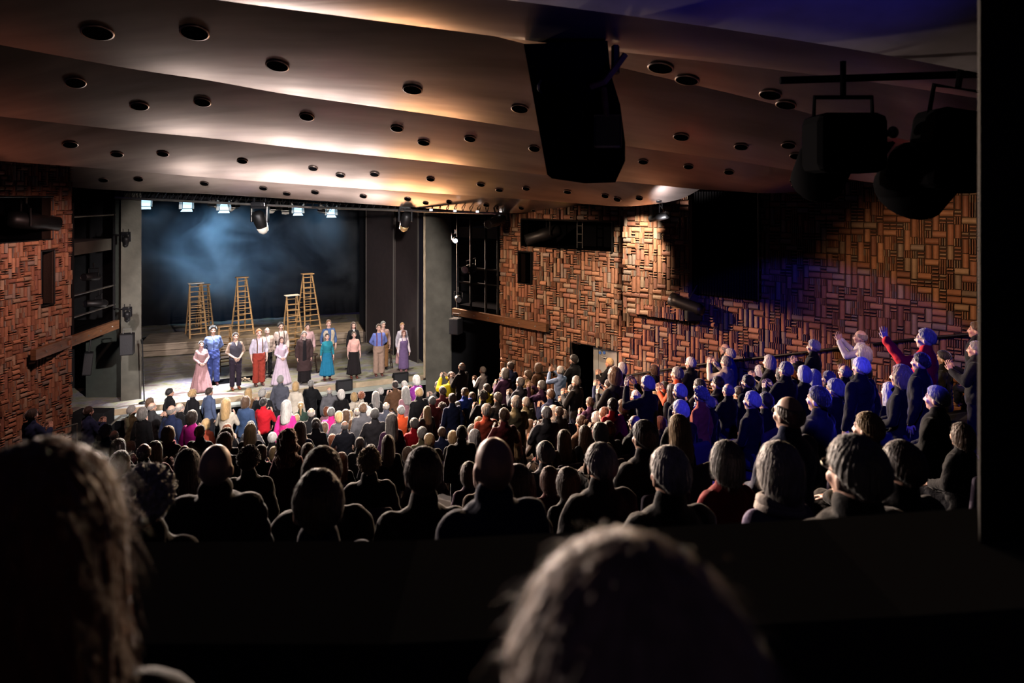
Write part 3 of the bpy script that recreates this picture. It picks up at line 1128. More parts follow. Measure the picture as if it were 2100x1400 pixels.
# ---- parapet in front of the control position, and the dark pillar
m = MB()
pp = [P(-300, 1136, 1.62), P(335, 1133, 1.58), P(850, 1130, 1.55), P(1300, 1106, 1.55), P(1690, 1085, 1.55), P(2080, 1058, 1.55)]
for a, b in zip(pp[:-1], pp[1:]):
    vs = []
    for q in (a, b):
        vs += [Vector((q.x, q.y - .32, 3.6)), Vector((q.x, q.y - .32, q.z)), Vector((q.x, q.y + 0.05, q.z)), Vector((q.x, q.y + 0.05, 3.6))]
    m.add(vs, [(0, 1, 5, 4), (1, 2, 6, 5), (2, 3, 7, 6), (3, 0, 4, 7), (0, 3, 2, 1), (4, 5, 6, 7)])
struct(m.build('wall_parapet', M_PARAPET), 'charcoal parapet wall across the back of the seating', 'wall')
m = MB()
x0 = P(2009, 0, 1.45).x
m.prism([Vector((x0, 1.45, 3.6)), Vector((x0 + 1.6, 1.45, 3.6)), Vector((x0 + 1.6, 1.62, 3.6)), Vector((x0 / 1.45 * 1.62 - 0.004, 1.62, 3.6))], (0, 0, 4.6))
struct(m.build('wall_control_room', M_BLACK), 'black wall edge of the control room', 'wall')


# ================================================================== PEOPLE
def vox(mb, name, voxel, it=3, colors=False):
    """fuse overlapping limbs into one continuous smooth surface"""
    me = mb.mesh(name + '_raw')
    o = bpy.data.objects.new(name + '_tmp', me)
    COL.objects.link(o)
    r = o.modifiers.new('r', 'REMESH')
    r.mode = 'VOXEL'
    r.voxel_size = voxel
    s = o.modifiers.new('s', 'SMOOTH')
    s.factor = 0.5
    s.iterations = it
    dg = bpy.context.evaluated_depsgraph_get()
    out = bpy.data.meshes.new_from_object(o.evaluated_get(dg))
    out.name = name
    bpy.data.objects.remove(o)
    bpy.data.meshes.remove(me)
    out.polygons.foreach_set('use_smooth', [True] * len(out.polygons))
    return out


def coords(me):
    a = np.empty(len(me.vertices) * 3, np.float64)
    me.vertices.foreach_get('co', a)
    return a.reshape(-1, 3)


def set_coords(me, a):
    me.vertices.foreach_set('co', a.ravel())
    me.update()


def normals(me):
    a = np.empty(len(me.vertices) * 3, np.float64)
    me.vertex_normals.foreach_get('vector', a)
    return a.reshape(-1, 3)


def wrinkle(me, amp, fx=14, fz=26, seed=0):
    """soft cloth folds"""
    c, n = coords(me), normals(me)
    w = np.sin(c[:, 0] * fx + c[:, 2] * fz + 3 * np.sin(c[:, 1] * 17 + seed)) * 0.6 + np.sin(c[:, 2] * fz * 1.9 - c[:, 0] * fx * 2.1 + 2 * np.sin(c[:, 1] * 23 + seed * 2)) * 0.4
    set_coords(me, c + n * (amp * w)[:, None])


TORSO_M = [(1.515, .055, .058, -.004), (1.465, .075, .068, -.006), (1.437, .135, .085, -.006), (1.395, .178, .100, 0), (1.30, .180, .116, .006), (1.18, .163, .113, .006), (1.06, .150, .106, .005), (.98, .158, .112, 0), (.90, .168, .118, -.005), (.84, .163, .115, -.006), (.79, .12, .10, 0)]
TORSO_F = [(1.515, .047, .050, -.004), (1.465, .064, .060, -.006), (1.437, .115, .076, -.006), (1.395, .152, .092, 0), (1.29, .150, .122, .020), (1.18, .138, .108, .010), (1.08, .124, .095, .005), (.98, .152, .110, -.002), (.90, .172, .120, -.008), (.84, .168, .116, -.008), (.79, .12, .10, 0)]


def torso_at(tab, z):
    for a, b in zip(tab[:-1], tab[1:]):
        if a[0] >= z >= b[0]:
            t = (a[0] - z) / (a[0] - b[0])
            return tuple(a[k] + (b[k] - a[k]) * t for k in (1, 2, 3))
    return tab[0][1:] if z > tab[0][0] else tab[-1][1:]


def ering(z, rx, ry, yc, n=28):
    return [Vector((rx * math.cos(2 * PI * k / n), yc + ry * math.sin(2 * PI * k / n), z)) for k in range(n)]


ARMS = {
    'down': dict(E=(.232, -.035, 1.13), W=(.236, .035, .885), F=(-.05, .14, -1), N=(-1, 0, 0)),
    'clasp': dict(E=(.245, -.01, 1.15), W=(.085, .195, 1.01), F=(-.80, .25, -.50), N=(-.3, -1, -.2)),
    'behind': dict(E=(.255, -.11, 1.15), W=(.095, -.20, 1.00), F=(-.8, -.2, -.5), N=(0, 1, 0)),
    'clap': dict(E=(.255, .09, 1.17), W=(.090, .30, 1.28), F=(-.22, .35, .9), N=(-1, 0, -.2)),
    'clapup': dict(E=(.275, .17, 1.33), W=(.100, .32, 1.54), F=(-.25, .22, .95), N=(-1, 0, -.2)),
    'lap': dict(E=(.235, .02, 1.16), W=(.12, .245, 1.055), F=(-.45, .85, -.2), N=(0, -.2, -1)),
    'fist': dict(E=(.275, .20, 1.36), W=(.20, .40, 1.60), F=(-.1, .25, .95), N=(-1, 0, -.2)),
}


def hand_mesh_points(mb, W, Fd, N, side, s=1.0):
    """palm, four unequal bent fingers and a thumb; thumb leaves the side of the palm"""
    Fd = Vector(Fd).normalized()
    N = Vector(N)
    N = (N - Fd * N.dot(Fd)).normalized()
    T = Fd.cross(N) * (-side)               # thumb side
    W = Vector(W)

    def q(t, n, f):
        return W + (T * t + N * n + Fd * f) * s
    for t in (-.026, -.009, .009, .026):
        mb.capsule(q(t * 0.7, 0, .01), q(t, .002, .085), .0155 * s, .0135 * s, 8)
    fl = (.062, .078, .083, .073)
    for k, t in enumerate((-.033, -.0115, .0115, .034)):
        L = fl[k]
        sp = t * 0.10 / .034
        a = q(t, .002, .088)
        b = q(t + sp * L * 0.5, .010, .088 + L * 0.48)
        c = q(t + sp * L * 0.8, .026, .088 + L * 0.90)
        mb.capsule(a, b, .0085 * s, .0080 * s, 8)
        mb.capsule(b, c, .0080 * s, .0068 * s, 8)
    a, b, c = q(.026, .006, .022), q(.052, .016, .055), q(.060, .026, .088)
    mb.capsule(a, b, .0125 * s, .0098 * s, 8)
    mb.capsule(b, c, .0096 * s, .0078 * s, 8)


def make_skel(arms, legs, fem):
    A = ARMS[arms]
    dz = -0.45 if legs == 'sit' else 0.0
    sx = 0.155 if fem else 0.180
    J = {'dz': dz, 'fem': fem}
    for s, nm in ((1, 'R'), (-1, 'L')):
        a = A
        if arms == 'fist' and s == 1:
            a = ARMS['clap']
        def tr(v, m=True):
            return Vector((v[0] * s, v[1], v[2] + (dz if m else 0)))
        k = 0.88 if fem else 1.0
        J['S' + nm] = tr((sx, 0, 1.405))
        E = tr(a['E'])
        E.x *= k
        J['E' + nm] = E
        Wp = tr(a['W'])
        if arms == 'clasp':
            Wp.y += 0.022 * s
            Wp.z += 0.015 * s
        if arms == 'behind':
            Wp.y += -0.02 * s
        J['W' + nm] = Wp
        J['F' + nm] = tr(a['F'], False)
        J['N' + nm] = tr(a['N'], False)
        if legs == 'sit':
            J['H' + nm] = Vector((s * .09, 0, .46))
            J['K' + nm] = Vector((s * .11, .43, .48))
            J['A' + nm] = Vector((s * .11, .40, .08))
        else:
            J['H' + nm] = Vector((s * .088, 0, .87))
            J['K' + nm] = Vector((s * .095, .012, .48))
            J['A' + nm] = Vector((s * .10, -.015, .085))
    return J


def add_head(mb, dz, fem):
    o = Vector((0, 0, dz))
    k = 0.95 if fem else 1.0
    mb.ell(o + Vector((0, -.012, 1.645)), (.077 * k, .099, .106), nu=24, nv=16)
    mb.ell(o + Vector((0, .028, 1.595)), (.059 * k, .071, .082), nu=20, nv=14)
    mb.ell(o + Vector((0, .066, 1.538)), (.030 * k, .030, .026))
    mb.capsule(o + Vector((-.034, .079, 1.662)), o + Vector((.034, .079, 1.662)), .0150, n=8)
    mb.capsule(o + Vector((0, .092, 1.645)), o + Vector((0, .116, 1.604)), .0080, .0125, 8)
    for s in (-1, 1):
        mb.ell(o + Vector((s * .0125, .104, 1.600)), (.009, .011, .008), nu=8, nv=6)
        mb.ell(o + Vector((s * .079 * k, -.010, 1.612)), (.010, .021, .033), Matrix.Rotation(s * -0.25, 3, 'Z'), 12, 10)
        mb.ell(o + Vector((s * .036, .068, 1.600)), (.026, .026, .026), nu=10, nv=8)
        mb.ell(o + Vector((s * .031, .079, 1.640)), (.0135, .0125, .011), nu=10, nv=8)
    mb.ell(o + Vector((0, .089, 1.572)), (.024, .014, .008), nu=10, nv=8)
    mb.ell(o + Vector((0, .087, 1.560)), (.020, .013, .008), nu=10, nv=8)


def body_mesh(J, name, voxel=0.0085):
    fem, dz = J['fem'], J['dz']
    tab = TORSO_F if fem else TORSO_M
    mb = MB()
    mb.rings([ering(z + dz, rx, ry, yc) for z, rx, ry, yc in tab])
    mb.capsule((0, -.012, 1.44 + dz), (0, .004, 1.56 + dz), .052 if fem else .060, .050 if fem else .057, 16)
    add_head(mb, dz, fem)
    hb = MB()
    for nm, s in (('R', 1), ('L', -1)):
        k = 0.86 if fem else 1.0
        S, E, W = J['S' + nm], J['E' + nm], J['W' + nm]
        mb.capsule(S - Vector((s * .02, 0, .005)), E, .052 * k, .040 * k, 14)
        mb.capsule(E, W, .041 * k, .027 * k, 14)
        H, K, A = J['H' + nm], J['K' + nm], J['A' + nm]
        mb.capsule(H, K, .088, .057, 16)
        mb.capsule(K, K.lerp(A, 0.35), .054, .056, 14)
        mb.capsule(K.lerp(A, 0.35), A, .056, .038, 14)
        mb.capsule(A + Vector((0, -.03, -.045)), A + Vector((0, .14, -.055)), .034, .028, 10)
        hand_mesh_points(hb, W, J['F' + nm], J['N' + nm], s, 0.92 if fem else 1.0)
        hb.capsule(W - (W - E).normalized() * 0.05, W + Vector(J['F' + nm]).normalized() * 0.015, .025 * k, .022 * k, 10)
    a = vox(mb, name, voxel, 3)
    h = vox(hb, name + '_hand', 0.0042, 1)
    bm = bmesh.new()
    bm.from_mesh(a)
    bm.from_mesh(h)
    for f in bm.faces:
        f.smooth = True
    bm.to_mesh(a)
    bm.free()
    bpy.data.meshes.remove(h)
    c = coords(a)
    col = np.ones((len(c), 4), np.float32)
    x, y, z = np.abs(c[:, 0]), c[:, 1], c[:, 2] - dz
    lips = (x < .024) & (y > .090) & (np.abs(z - 1.566) < .012)
    col[lips, :3] = (.78, .42, .40)
    eye = (((x - .031) / .0155) ** 2 + ((z - 1.641) / .0085) ** 2 < 1) & (y > .06)
    col[eye, :3] = (.16, .12, .11)
    brow = (np.abs(z - (1.668 - (x - .034) ** 2 * 4)) < .0065) & (x > .012) & (x < .054) & (y > .06)
    col[brow, :3] = (.30, .22, .18)
    cheek = (((x - .045) / .02) ** 2 + ((z - 1.598) / .018) ** 2 < 1) & (y > .05)
    col[cheek, :3] = (1.0, .84, .82)
    at = a.color_attributes.new('fc', 'FLOAT_COLOR', 'POINT')
    at.data.foreach_set('color', col.ravel())
    a.materials.append(M_SKIN)
    return a


def top_mesh(J, name, hem=0.86, off=0.016, sleeve=1.0, neck=1.475, voxel=0.011, flare=0.0, arms=True, open_front=False, fold=0.005, collar=False, armoff=None):
    """shirt, jacket, blouse, vest or coat, closed at neck, cuffs and hem"""
    fem, dz = J['fem'], J['dz']
    tab = TORSO_F if fem else TORSO_M
    mb = MB()
    zs = [z for z in np.linspace(neck, max(hem, 0.80), 12)]
    rr = []
    for z in zs:
        rx, ry, yc = torso_at(tab, z)
        k = flare * max(0, (1.05 - z) / 0.25)
        rr.append(ering(z + dz, rx + off + k, ry + off + k * 0.7, yc))
    if hem < 0.80:
        rx, ry, yc = torso_at(tab, 0.80)
        for z in np.linspace(0.74, hem, 4):
            k = flare * (1.05 - z) / 0.25
            rr.append(ering(z + dz, .168 + off + k, .118 + off + k * 0.7, -.004))
    mb.rings(rr)
    ao = off if armoff is None else armoff
    for nm, s in (('R', 1), ('L', -1)):
        S, E, W = J['S' + nm], J['E' + nm], J['W' + nm]
        k = 0.86 if fem else 1.0
        if not arms:
            mb.capsule(S - Vector((s * .055, 0, .03)), S - Vector((s * .03, 0, -.0)), .045, .04)
            continue
        mb.capsule(S - Vector((s * .025, 0, .01)), E if sleeve > 0.5 else S.lerp(E, sleeve * 2), .054 * k + ao, .042 * k + ao, 14)
        if sleeve > 0.5:
            t = (sleeve - 0.5) * 2
            mb.capsule(E, E.lerp(W, t * 0.96), .043 * k + ao, .032 * k + ao * 0.8, 14)
    if collar:
        mb.capsule((0, -.02, 1.45 + dz), (0, -.008, 1.515 + dz), .068 + off * .4, .066 + off * .4, 18)
    me = vox(mb, name, voxel, 3)
    if fold:
        wrinkle(me, fold, seed=len(name))
    me.materials.append(M_CLOTH)
    return me


def trouser_mesh(J, name, flare=0.0, off=0.014, waist=1.03, voxel=0.012, fold=0.005, zend=None):
    dz = J['dz']
    tab = TORSO_F if J['fem'] else TORSO_M
    mb = MB()
    mb.rings([ering(z + dz, torso_at(tab, z)[0] + off, torso_at(tab, z)[1] + off, torso_at(tab, z)[2]) for z in np.linspace(waist, .80, 6)])
    for nm in ('R', 'L'):
        H, K, A = J['H' + nm], J['K' + nm], J['A' + nm]
        mb.capsule(H, K, .092 + off * .6, .062 + off, 14)
        e = K.lerp(A, 0.96 if zend is None else zend)
        mb.tube([K + (K - e).normalized() * 0.02, K.lerp(e, .5), e], [.062 + off, .058 + off + flare * .5, .052 + off + flare], 14)
    me = vox(mb, name, voxel, 3)
    if fold:
        wrinkle(me, fold, 20, 30, seed=len(name) + 3)
    me.materials.append(M_CLOTH)
    return me


def skirt_mesh(name, z1=0.06, r1=0.30, z0=1.06, fem=True, folds=11, amp=0.10, depth=0.85, wrinkles=True):
    tab = TORSO_F if fem else TORSO_M
    mb = MB()
    n = 88
    rr = []
    ph = [0.7 * math.sin(k * 2.3) for k in range(9)]
    for i in range(16):
        t = i / 15
        z = z0 + (z1 - z0) * t
        if z > 0.86:
            rx, ry, yc = torso_at(tab, z)
            rx += .016; ry += .016
        else:
            q = (0.86 - z) / max(0.01, 0.86 - z1)
            rx = .185 + (r1 - .185) * q
            ry = .135 + (r1 * depth - .135) * q
            yc = -.006
        row = []
        for k in range(n):
            a = 2 * PI * k / n
            f = 1 + amp * min(1, t * 1.3) * (0.6 * math.sin(folds * a + ph[2] + 0.6 * math.sin(3 * a)) + 0.3 * math.sin((folds + 5) * a + ph[5]))
            row.append(Vector((rx * f * math.cos(a), yc + ry * f * math.sin(a), z)))
        rr.append(row)
    mb.rings(rr)
    me = mb.mesh(name, True)
    me.materials.append(M_CLOTH)
    return me


def shoe_mesh(J, name):
    mb = MB()
    for nm in ('R', 'L'):
        A = J['A' + nm]
        mb.capsule((A.x, A.y - .045, .045), (A.x * 1.04, A.y + .15, .038), .046, .038, 12)
        mb.capsule((A.x, A.y - .02, .05), (A.x, A.y - .01, .12), .046, .044, 12)
    me = vox(mb, name, 0.011, 2)
    me.materials.append(M_SHOE)
    return me


def lerp_tab(tab, a):
    for (x0, y0), (x1, y1) in zip(tab[:-1], tab[1:]):
        if x0 <= a <= x1:
            return y0 + (y1 - y0) * (a - x0) / (x1 - x0)
    return tab[-1][1]


HAIR_STYLES = {}


def hair_mesh(style, seed=0, dense=False):
    """hair as a grooved shell over the skull; long styles fall to the shoulders"""
    key = (style, seed, dense)
    if key in HAIR_STYLES:
        return HAIR_STYLES[key]
    HC = Vector((0, -.010, 1.645))
    RX, RY, RZ = .080, .103, .110
    nu, nt = (120, 44) if dense else (72, 30)
    short = [(0, 50), (35, 58), (60, 82), (80, 92), (100, 104), (140, 124), (180, 130)]
    thl, ths, zlow, thick, flare, bump = short, None, None, .012, 0.0, .004
    if style == 'buzz':
        thick, bump = .005, .001
        thl = [(0, 54), (40, 64), (60, 84), (80, 92), (100, 100), (140, 112), (180, 116)]
    if style == 's':
        thick, bump = .013 + .004 * (seed % 2), .005
    if style == 'b':
        ths = [(0, 60), (50, 66), (75, 62), (110, 66), (180, 70)]
        thl = [(0, 60), (50, 66), (80, 96), (100, 105), (140, 122), (180, 128)]
        thick, bump = .007, .003
    if style == 'c':
        thick, bump = .026, .015
        thl = [(0, 50), (40, 60), (60, 80), (80, 94), (110, 106), (180, 124)]
    if style == 'o':
        thick, bump, flare = .022, .006, .02
        zlow = [(0, 0), (52, 0), (66, .10), (100, .125), (180, .14)]
    if style == 'l':
        thick, bump, flare = .020, .006, .03
        zlow = [(0, 0), (56, 0), (70, .20), (100, .30), (180, .33)]
    if style == 'w':
        thick, bump, flare = .034, .018, .06
        zlow = [(0, 0), (54, 0), (68, .20), (100, .27), (180, .28)]
    if style == 'p':
        thick, bump = .010, .003
    rows = []
    rr = random.Random(seed * 31 + len(style) * 7 + ord(style[0]))
    p1, p2, p3 = rr.random() * 6, rr.random() * 6, rr.random() * 6
    for j in range(nt + 1):
        t = j / nt
        row = []
        for k in range(nu):
            az = 2 * PI * k / nu
            ad = math.degrees(min(az, 2 * PI - az))
            te = lerp_tab(thl, ad)
            t0 = lerp_tab(ths, ad) if ths else 0.0
            zl = lerp_tab(zlow, ad) if zlow else 0.0
            fall = 0.0
            if zl > 0:
                if t < 0.5:
                    th = 92 * t / 0.5
                else:
                    th = 92
                    fall = (t - 0.5) / 0.5 * zl
            else:
                th = t0 + (te - t0) * t
            thr = math.radians(th)
            d = Vector((math.sin(az) * math.sin(thr), math.cos(az) * math.sin(thr), math.cos(thr)))
            edge = 1 - max(0, (t - 0.85) / 0.15) ** 2 * (1.0 if zl <= 0 else 0.35)
            top = 1.0
            if ths:
                edge *= min(1, t / 0.15)
            th_ = thick * edge * top
            g = math.sin(az * 33 + p1 + 2.5 * math.sin(th * .05 + fall * 14 + p2)) * .30 + math.sin(az * 57 + p3 + 3 * math.sin(th * .04 + p1)) * .25
            nz = noise.noise(Vector((d.x * 3 + p1, d.y * 3 + p2, d.z * 3 - fall * 9))) + 0.6 * noise.noise(Vector((d.x * 8 + p3, d.y * 8, d.z * 8 - fall * 20 + p1)))
            if style in 'c':
                nz = 1.3 * noise.noise(Vector((d.x * 7 + p1, d.y * 7 + p2, d.z * 7))) + noise.noise(Vector((d.x * 15 + p3, d.y * 15, d.z * 15)))
            if style == 'w':
                nz += 0.8 * math.sin(fall * 42 + az * 5 + p2)
            if style in 'sbpol':
                nz *= 0.55
            th_ += bump * (nz + g) * edge
            pos = HC + Vector((d.x * (RX + th_), d.y * (RY + th_), d.z * (RZ + th_)))
            if fall > 0:
                fl = fall / max(zl, 1e-6)
                out = 1 + flare * math.sin(fl * PI * 0.6) * (zl * 4)
                if zl > .18:
                    out += 0.10 * fl
                if style == 'o':
                    out -= 0.14 * max(0, fl - 0.6) / 0.4
                pos = HC + Vector((d.x * (RX + th_) * out, d.y * (RY + th_) * (out if d.y < 0 else 1), -fall))
                if zl > .18 and d.y < 0:
                    pos.y -= 0.02 * fl
            row.append(pos)
        rows.append(row)
    inner = []
    for row in reversed(rows):
        q = []
        for v in row:
            c_ = Vector((HC.x, HC.y, min(HC.z, v.z)))
            dlt = v - c_
            L_ = max(dlt.length, 1e-6)
            q.append(c_ + dlt * max(0.5, (L_ - 0.009) / L_))
        inner.append(q)
    mb = MB()
    mb.rings(rows + inner, cap=False)
    if ths:
        mb.f = [f for f in mb.f if min(min(i % nu, nu - i % nu) for i in f) * 360.0 / nu > 62]
    bm = bmesh.new()
    bv = [bm.verts.new(v) for v in mb.v]
    for f in mb.f:
        bm.faces.new([bv[i] for i in f])
    bmesh.ops.remove_doubles(bm, verts=bm.verts, dist=0.00005)
    bmesh.ops.recalc_face_normals(bm, faces=bm.faces)
    for f in bm.faces:
        f.smooth = True
    me = bpy.data.meshes.new('hair_' + style)
    bm.to_mesh(me)
    bm.free()
    if style == 'p':
        ex = MB()
        if seed % 2 == 0:
            ex.ell((0, -.120, 1.680), (.046, .040, .044))
            ex.ell((0.008, -.130, 1.690), (.034, .036, .036))
        else:
            ex.tube([(0, -.105, 1.69), (0, -.150, 1.67), (0, -.150, 1.56), (0, -.125, 1.44), (0.01, -.12, 1.38)], [.020, .030, .034, .026, .006], 12)
        add_mesh(me, ex)
    me.materials.append(M_HAIR)
    if style != 'buzz':
        L_ = {'s': .030, 'b': .018, 'c': .035, 'o': .05, 'l': .08, 'w': .07, 'p': .03}[style]
        add_strands(me, 5200 if dense else 1500, L_, .00045 if dense else .0007, {'c': .9, 'w': .6, 'b': .25}.get(style, .35), seed + 5, 0.5 if style == 'c' else 1.0, .008 if style in 'cw' else .002)
    HAIR_STYLES[key] = me
    return me


def add_mesh(me, ex):
    bm = bmesh.new()
    bm.from_mesh(me)
    bv = [bm.verts.new(v) for v in ex.v]
    for f in ex.f:
        fc = bm.faces.new([bv[i] for i in f])
        fc.smooth = True
    bm.to_mesh(me)
    bm.free()


def add_strands(me, count, length, width=0.0006, lift=0.35, seed=1, down=1.0, wave=0.0):
    """loose fine hairs rooted on the hair surface"""
    r = random.Random(seed)
    polys = [p for p in me.polygons]
    pick = r.choices(polys, weights=[p.area for p in polys], k=count)
    ex = MB()
    for p in pick:
        c, n = p.center.copy(), p.normal.copy()
        if (c - Vector((0, -.01, c.z))).dot(Vector((n.x, n.y, 0))) + (c.z - 1.64) * n.z < 0:
            continue
        g = Vector((r.uniform(-.4, .4), r.uniform(-.4, .4), -down))
        tng = (g - n * g.dot(n))
        tng = tng.normalized() if tng.length > 1e-3 else Vector((1, 0, 0))
        dirn = (tng + n * lift * r.uniform(0.2, 1.2)).normalized()
        L = length * r.uniform(0.5, 1.2)
        side = dirn.cross(n)
        side = side.normalized() if side.length > 1e-4 else Vector((1, 0, 0))
        a = c - n * 0.003
        b = a + dirn * L * 0.5 + side * wave * r.uniform(-1, 1)
        e = b + (dirn - n * lift * 0.6 + Vector((0, 0, -0.25 * down))).normalized() * L * 0.5 + side * wave * r.uniform(-1, 1)
        w = side * width
        w2 = n * width
        ex.add([a - w, a + w, b - w * .8, b + w * .8, e], [(0, 1, 3, 2), (2, 3, 4)])
    bm = bmesh.new()
    bm.from_mesh(me)
    bv = [bm.verts.new(v) for v in ex.v]
    for f in ex.f:
        bm.faces.new([bv[i] for i in f])
    bm.to_mesh(me)
    bm.free()
    return me


def glasses_mesh():
    mb = MB()
    for s in (-1, 1):
        pts = [(s * (.034 + .022 * math.cos(a)), .106, 1.640 + .017 * math.sin(a)) for a in np.linspace(0, 2 * PI, 13)]
        mb.tube(pts, .0022, 5, cap=False)
        mb.tube([(s * .056, .104, 1.645), (s * .080, .07, 1.647), (s * .086, -.02, 1.640), (s * .084, -.045, 1.622)], .0024, 5)
    mb.tube([(-.012, .108, 1.644), (0, .112, 1.648), (.012, .108, 1.644)], .002, 5)
    me = mb.mesh('glasses')
    me.materials.append(M_GLASSES)
    return me


HAIRCOL = {'K': (.010, .008, .007), 'D': (.022, .012, .008), 'B': (.075, .040, .020), 'L': (.42, .27, .12), 'G': (.20, .19, .175),
           'W': (.60, .56, .52), 'R': (.16, .045, .015), 'N': (.30, .26, .23)}
SKINS = [(.62, .36, .26), (.66, .40, .30), (.56, .31, .21), (.70, .45, .35), (.60, .38, .28)]


def child(me, name, parent, color, z=0.0, label=None):
    o = bpy.data.objects.new(name, me)
    COL.objects.link(o)
    o.parent = parent
    o.location = (0, 0, z)
    o.color = (*color, 1)
    if label:
        o['label'] = label
    return o


# ------------------------------------------------------------------ the cast on the stage
ACT = {}


def skel_of(arms, fem, legs='stand'):
    return make_skel(arms, legs, fem)


def suspenders_mesh(fem, name, z0=1.04, off=.024):
    tab = TORSO_F if fem else TORSO_M
    mb = MB()
    for s in (-1, 1):
        for front in (1, -1):
            pts = []
            for z in np.linspace(z0, 1.445, 10):
                rx, ry, yc = torso_at(tab, z)
                x = .082 if z < 1.4 else .082
                rx += off; ry += off
                y = yc + front * ry * math.sqrt(max(0.02, 1 - (x / rx) ** 2))
                pts.append((s * x, y, z))
            pts.append((s * .083, 0.0, 1.476))
            mb.tube(pts, .016, 8, flat=0.35)
    me = mb.mesh(name, True)
    me.materials.append(M_CLOTH)
    return me


def actor(px, ytop, yfeet, label, arms, fem, hair, haircol, skin, pieces, turn=0.0, H=None, glasses=False, beard=None):
    d = F_PX * CAM_Z / (yfeet - HY)
    h = (yfeet - ytop) * d / F_PX
    J = skel_of(arms, fem)
    p = P(px, yfeet, d)
    p.z = 0.0
    me = body_mesh(J, 'person', 0.008)
    o = bpy.data.objects.new('person', me)
    COL.objects.link(o)
    o.location = p
    k = h / 1.765
    o.scale = (k, k, k)
    look = Vector((3.0, 5.0, 0)) - p
    o.rotation_euler = (0, 0, math.atan2(look.y, look.x) - PI / 2 + math.radians(turn))
    o.color = (*skin, 1)
    tag(o, label, 'person', 'cast taking their bow on the stage')
    if hair:
        child(hair_mesh(hair[0], hair[1]), 'hair', o, haircol)
    if beard:
        mb = MB()
        mb.ell((0, .058, 1.548), (.054, .050, .052))
        mb.ell((0, .070, 1.520), (.040, .040, .040))
        b = vox(mb, 'beard', 0.008, 2)
        wrinkle(b, .004, 160, 90)
        b.materials.append(M_HAIR)
        child(b, 'beard', o, beard)
    if glasses:
        child(glasses_mesh(), 'spectacles', o, (0.01, .01, .01))
    for kind, name, col, kw in pieces:
        nm = name
        if kind == 'top':
            m_ = top_mesh(J, nm, **kw)
        elif kind == 'trousers':
            m_ = trouser_mesh(J, nm, **kw)
        elif kind == 'skirt':
            m_ = skirt_mesh(nm, fem=fem, **kw)
        elif kind == 'shoes':
            m_ = shoe_mesh(J, nm)
        elif kind == 'suspenders':
            m_ = suspenders_mesh(fem, nm, **kw)
        elif kind == 'bib':
            mb = MB()
            tab = TORSO_F if fem else TORSO_M
            rows = []
            for z in np.linspace(1.03, kw.get('z', 1.33), 8):
                rx, ry, yc = torso_at(tab, z)
                rx += .026; ry += .026
                half = []
                for a in np.linspace(PI * 0.24, PI * 0.76, 12):
                    half.append(Vector((rx * math.cos(a), yc + ry * math.sin(a), z)))
                back_ = [q + Vector((0, -.02, 0)) for q in reversed(half)]
                rows.append(half + back_)
            mb.rings(rows)
            m_ = mb.mesh(nm, True)
            m_.materials.append(M_CLOTH)
        elif kind == 'placket':
            mb = MB()
            tab = TORSO_F if fem else TORSO_M
            rows = []
            for z in np.linspace(kw['z0'], kw['z1'], 12):
                rx, ry, yc = torso_at(tab, max(z, .80))
                rx += kw.get('off', .034); ry += kw.get('off', .034)
                w_ = kw['w0'] + (kw['w1'] - kw['w0']) * (z - kw['z0']) / (kw['z1'] - kw['z0'])
                half = [Vector((x_, yc + ry * math.sqrt(max(.05, 1 - (x_ / rx) ** 2)), z)) for x_ in np.linspace(w_, -w_, 9)]
                rows.append(half + [q - Vector((0, .03, 0)) for q in reversed(half)])
            mb.rings(rows)
            m_ = mb.mesh(nm, True)
            m_.materials.append(M_CLOTH)
        elif kind == 'neckcloth':
            mb = MB()
            mb.ell((0, .055, 1.478), (.045, .035, .03))
            mb.ell((0, .085, 1.43), (.028, .02, .05))
            m_ = vox(mb, nm, .008, 2)
            m_.materials.append(M_CLOTH)
        elif kind == 'belt':
            mb = MB()
            tab = TORSO_F if fem else TORSO_M
            rx, ry, yc = torso_at(tab, kw['z'])
            rx += .026; ry += .026
            mb.rings([ering(kw['z'] - .02, rx, ry, yc, 32), ering(kw['z'] + .02, rx, ry, yc, 32)])
            m_ = mb.mesh(nm, True)
            m_.materials.append(M_CLOTH)
        child(m_, name, o, col)
    return o


SKF, SKM = (.72, .44, .36), (.68, .42, .33)
DK = (.02, .016, .014)
actor(413, 698, 802, 'person in a long dusty pink gown, hands clasped, hair pinned back', 'clasp', True, ('p', 0), HAIRCOL['D'], SKF,
      [('top', 'bodice', (.40, .235, .235), dict(hem=1.0, off=.016, collar=True)), ('skirt', 'long_skirt', (.39, .215, .22), dict(z1=.03, r1=.36, folds=13, amp=.09)), ('belt', 'waistband', (.40, .18, .19), dict(z=1.07))], -6)
actor(437, 668, 789, 'tall person in blue denim overalls behind the pink gown', 'behind', False, ('c', 1), HAIRCOL['K'], (.60, .36, .26),
      [('top', 'work_shirt', (.13, .18, .38), dict(hem=1.0, off=.018)), ('trousers', 'overall_trousers', (.06, .085, .28), dict(off=.026, flare=.01, waist=1.08)), ('placket', 'button_front', (.05, .07, .22), dict(z0=1.05, z1=1.46, w0=.014, w1=.014, off=.026)), ('placket', 'open_neck', (.62, .50, .46), dict(z0=1.36, z1=1.48, w0=.006, w1=.05, off=.030)), ('shoes', 'boots', (.05, .012, .012), {})], -4)
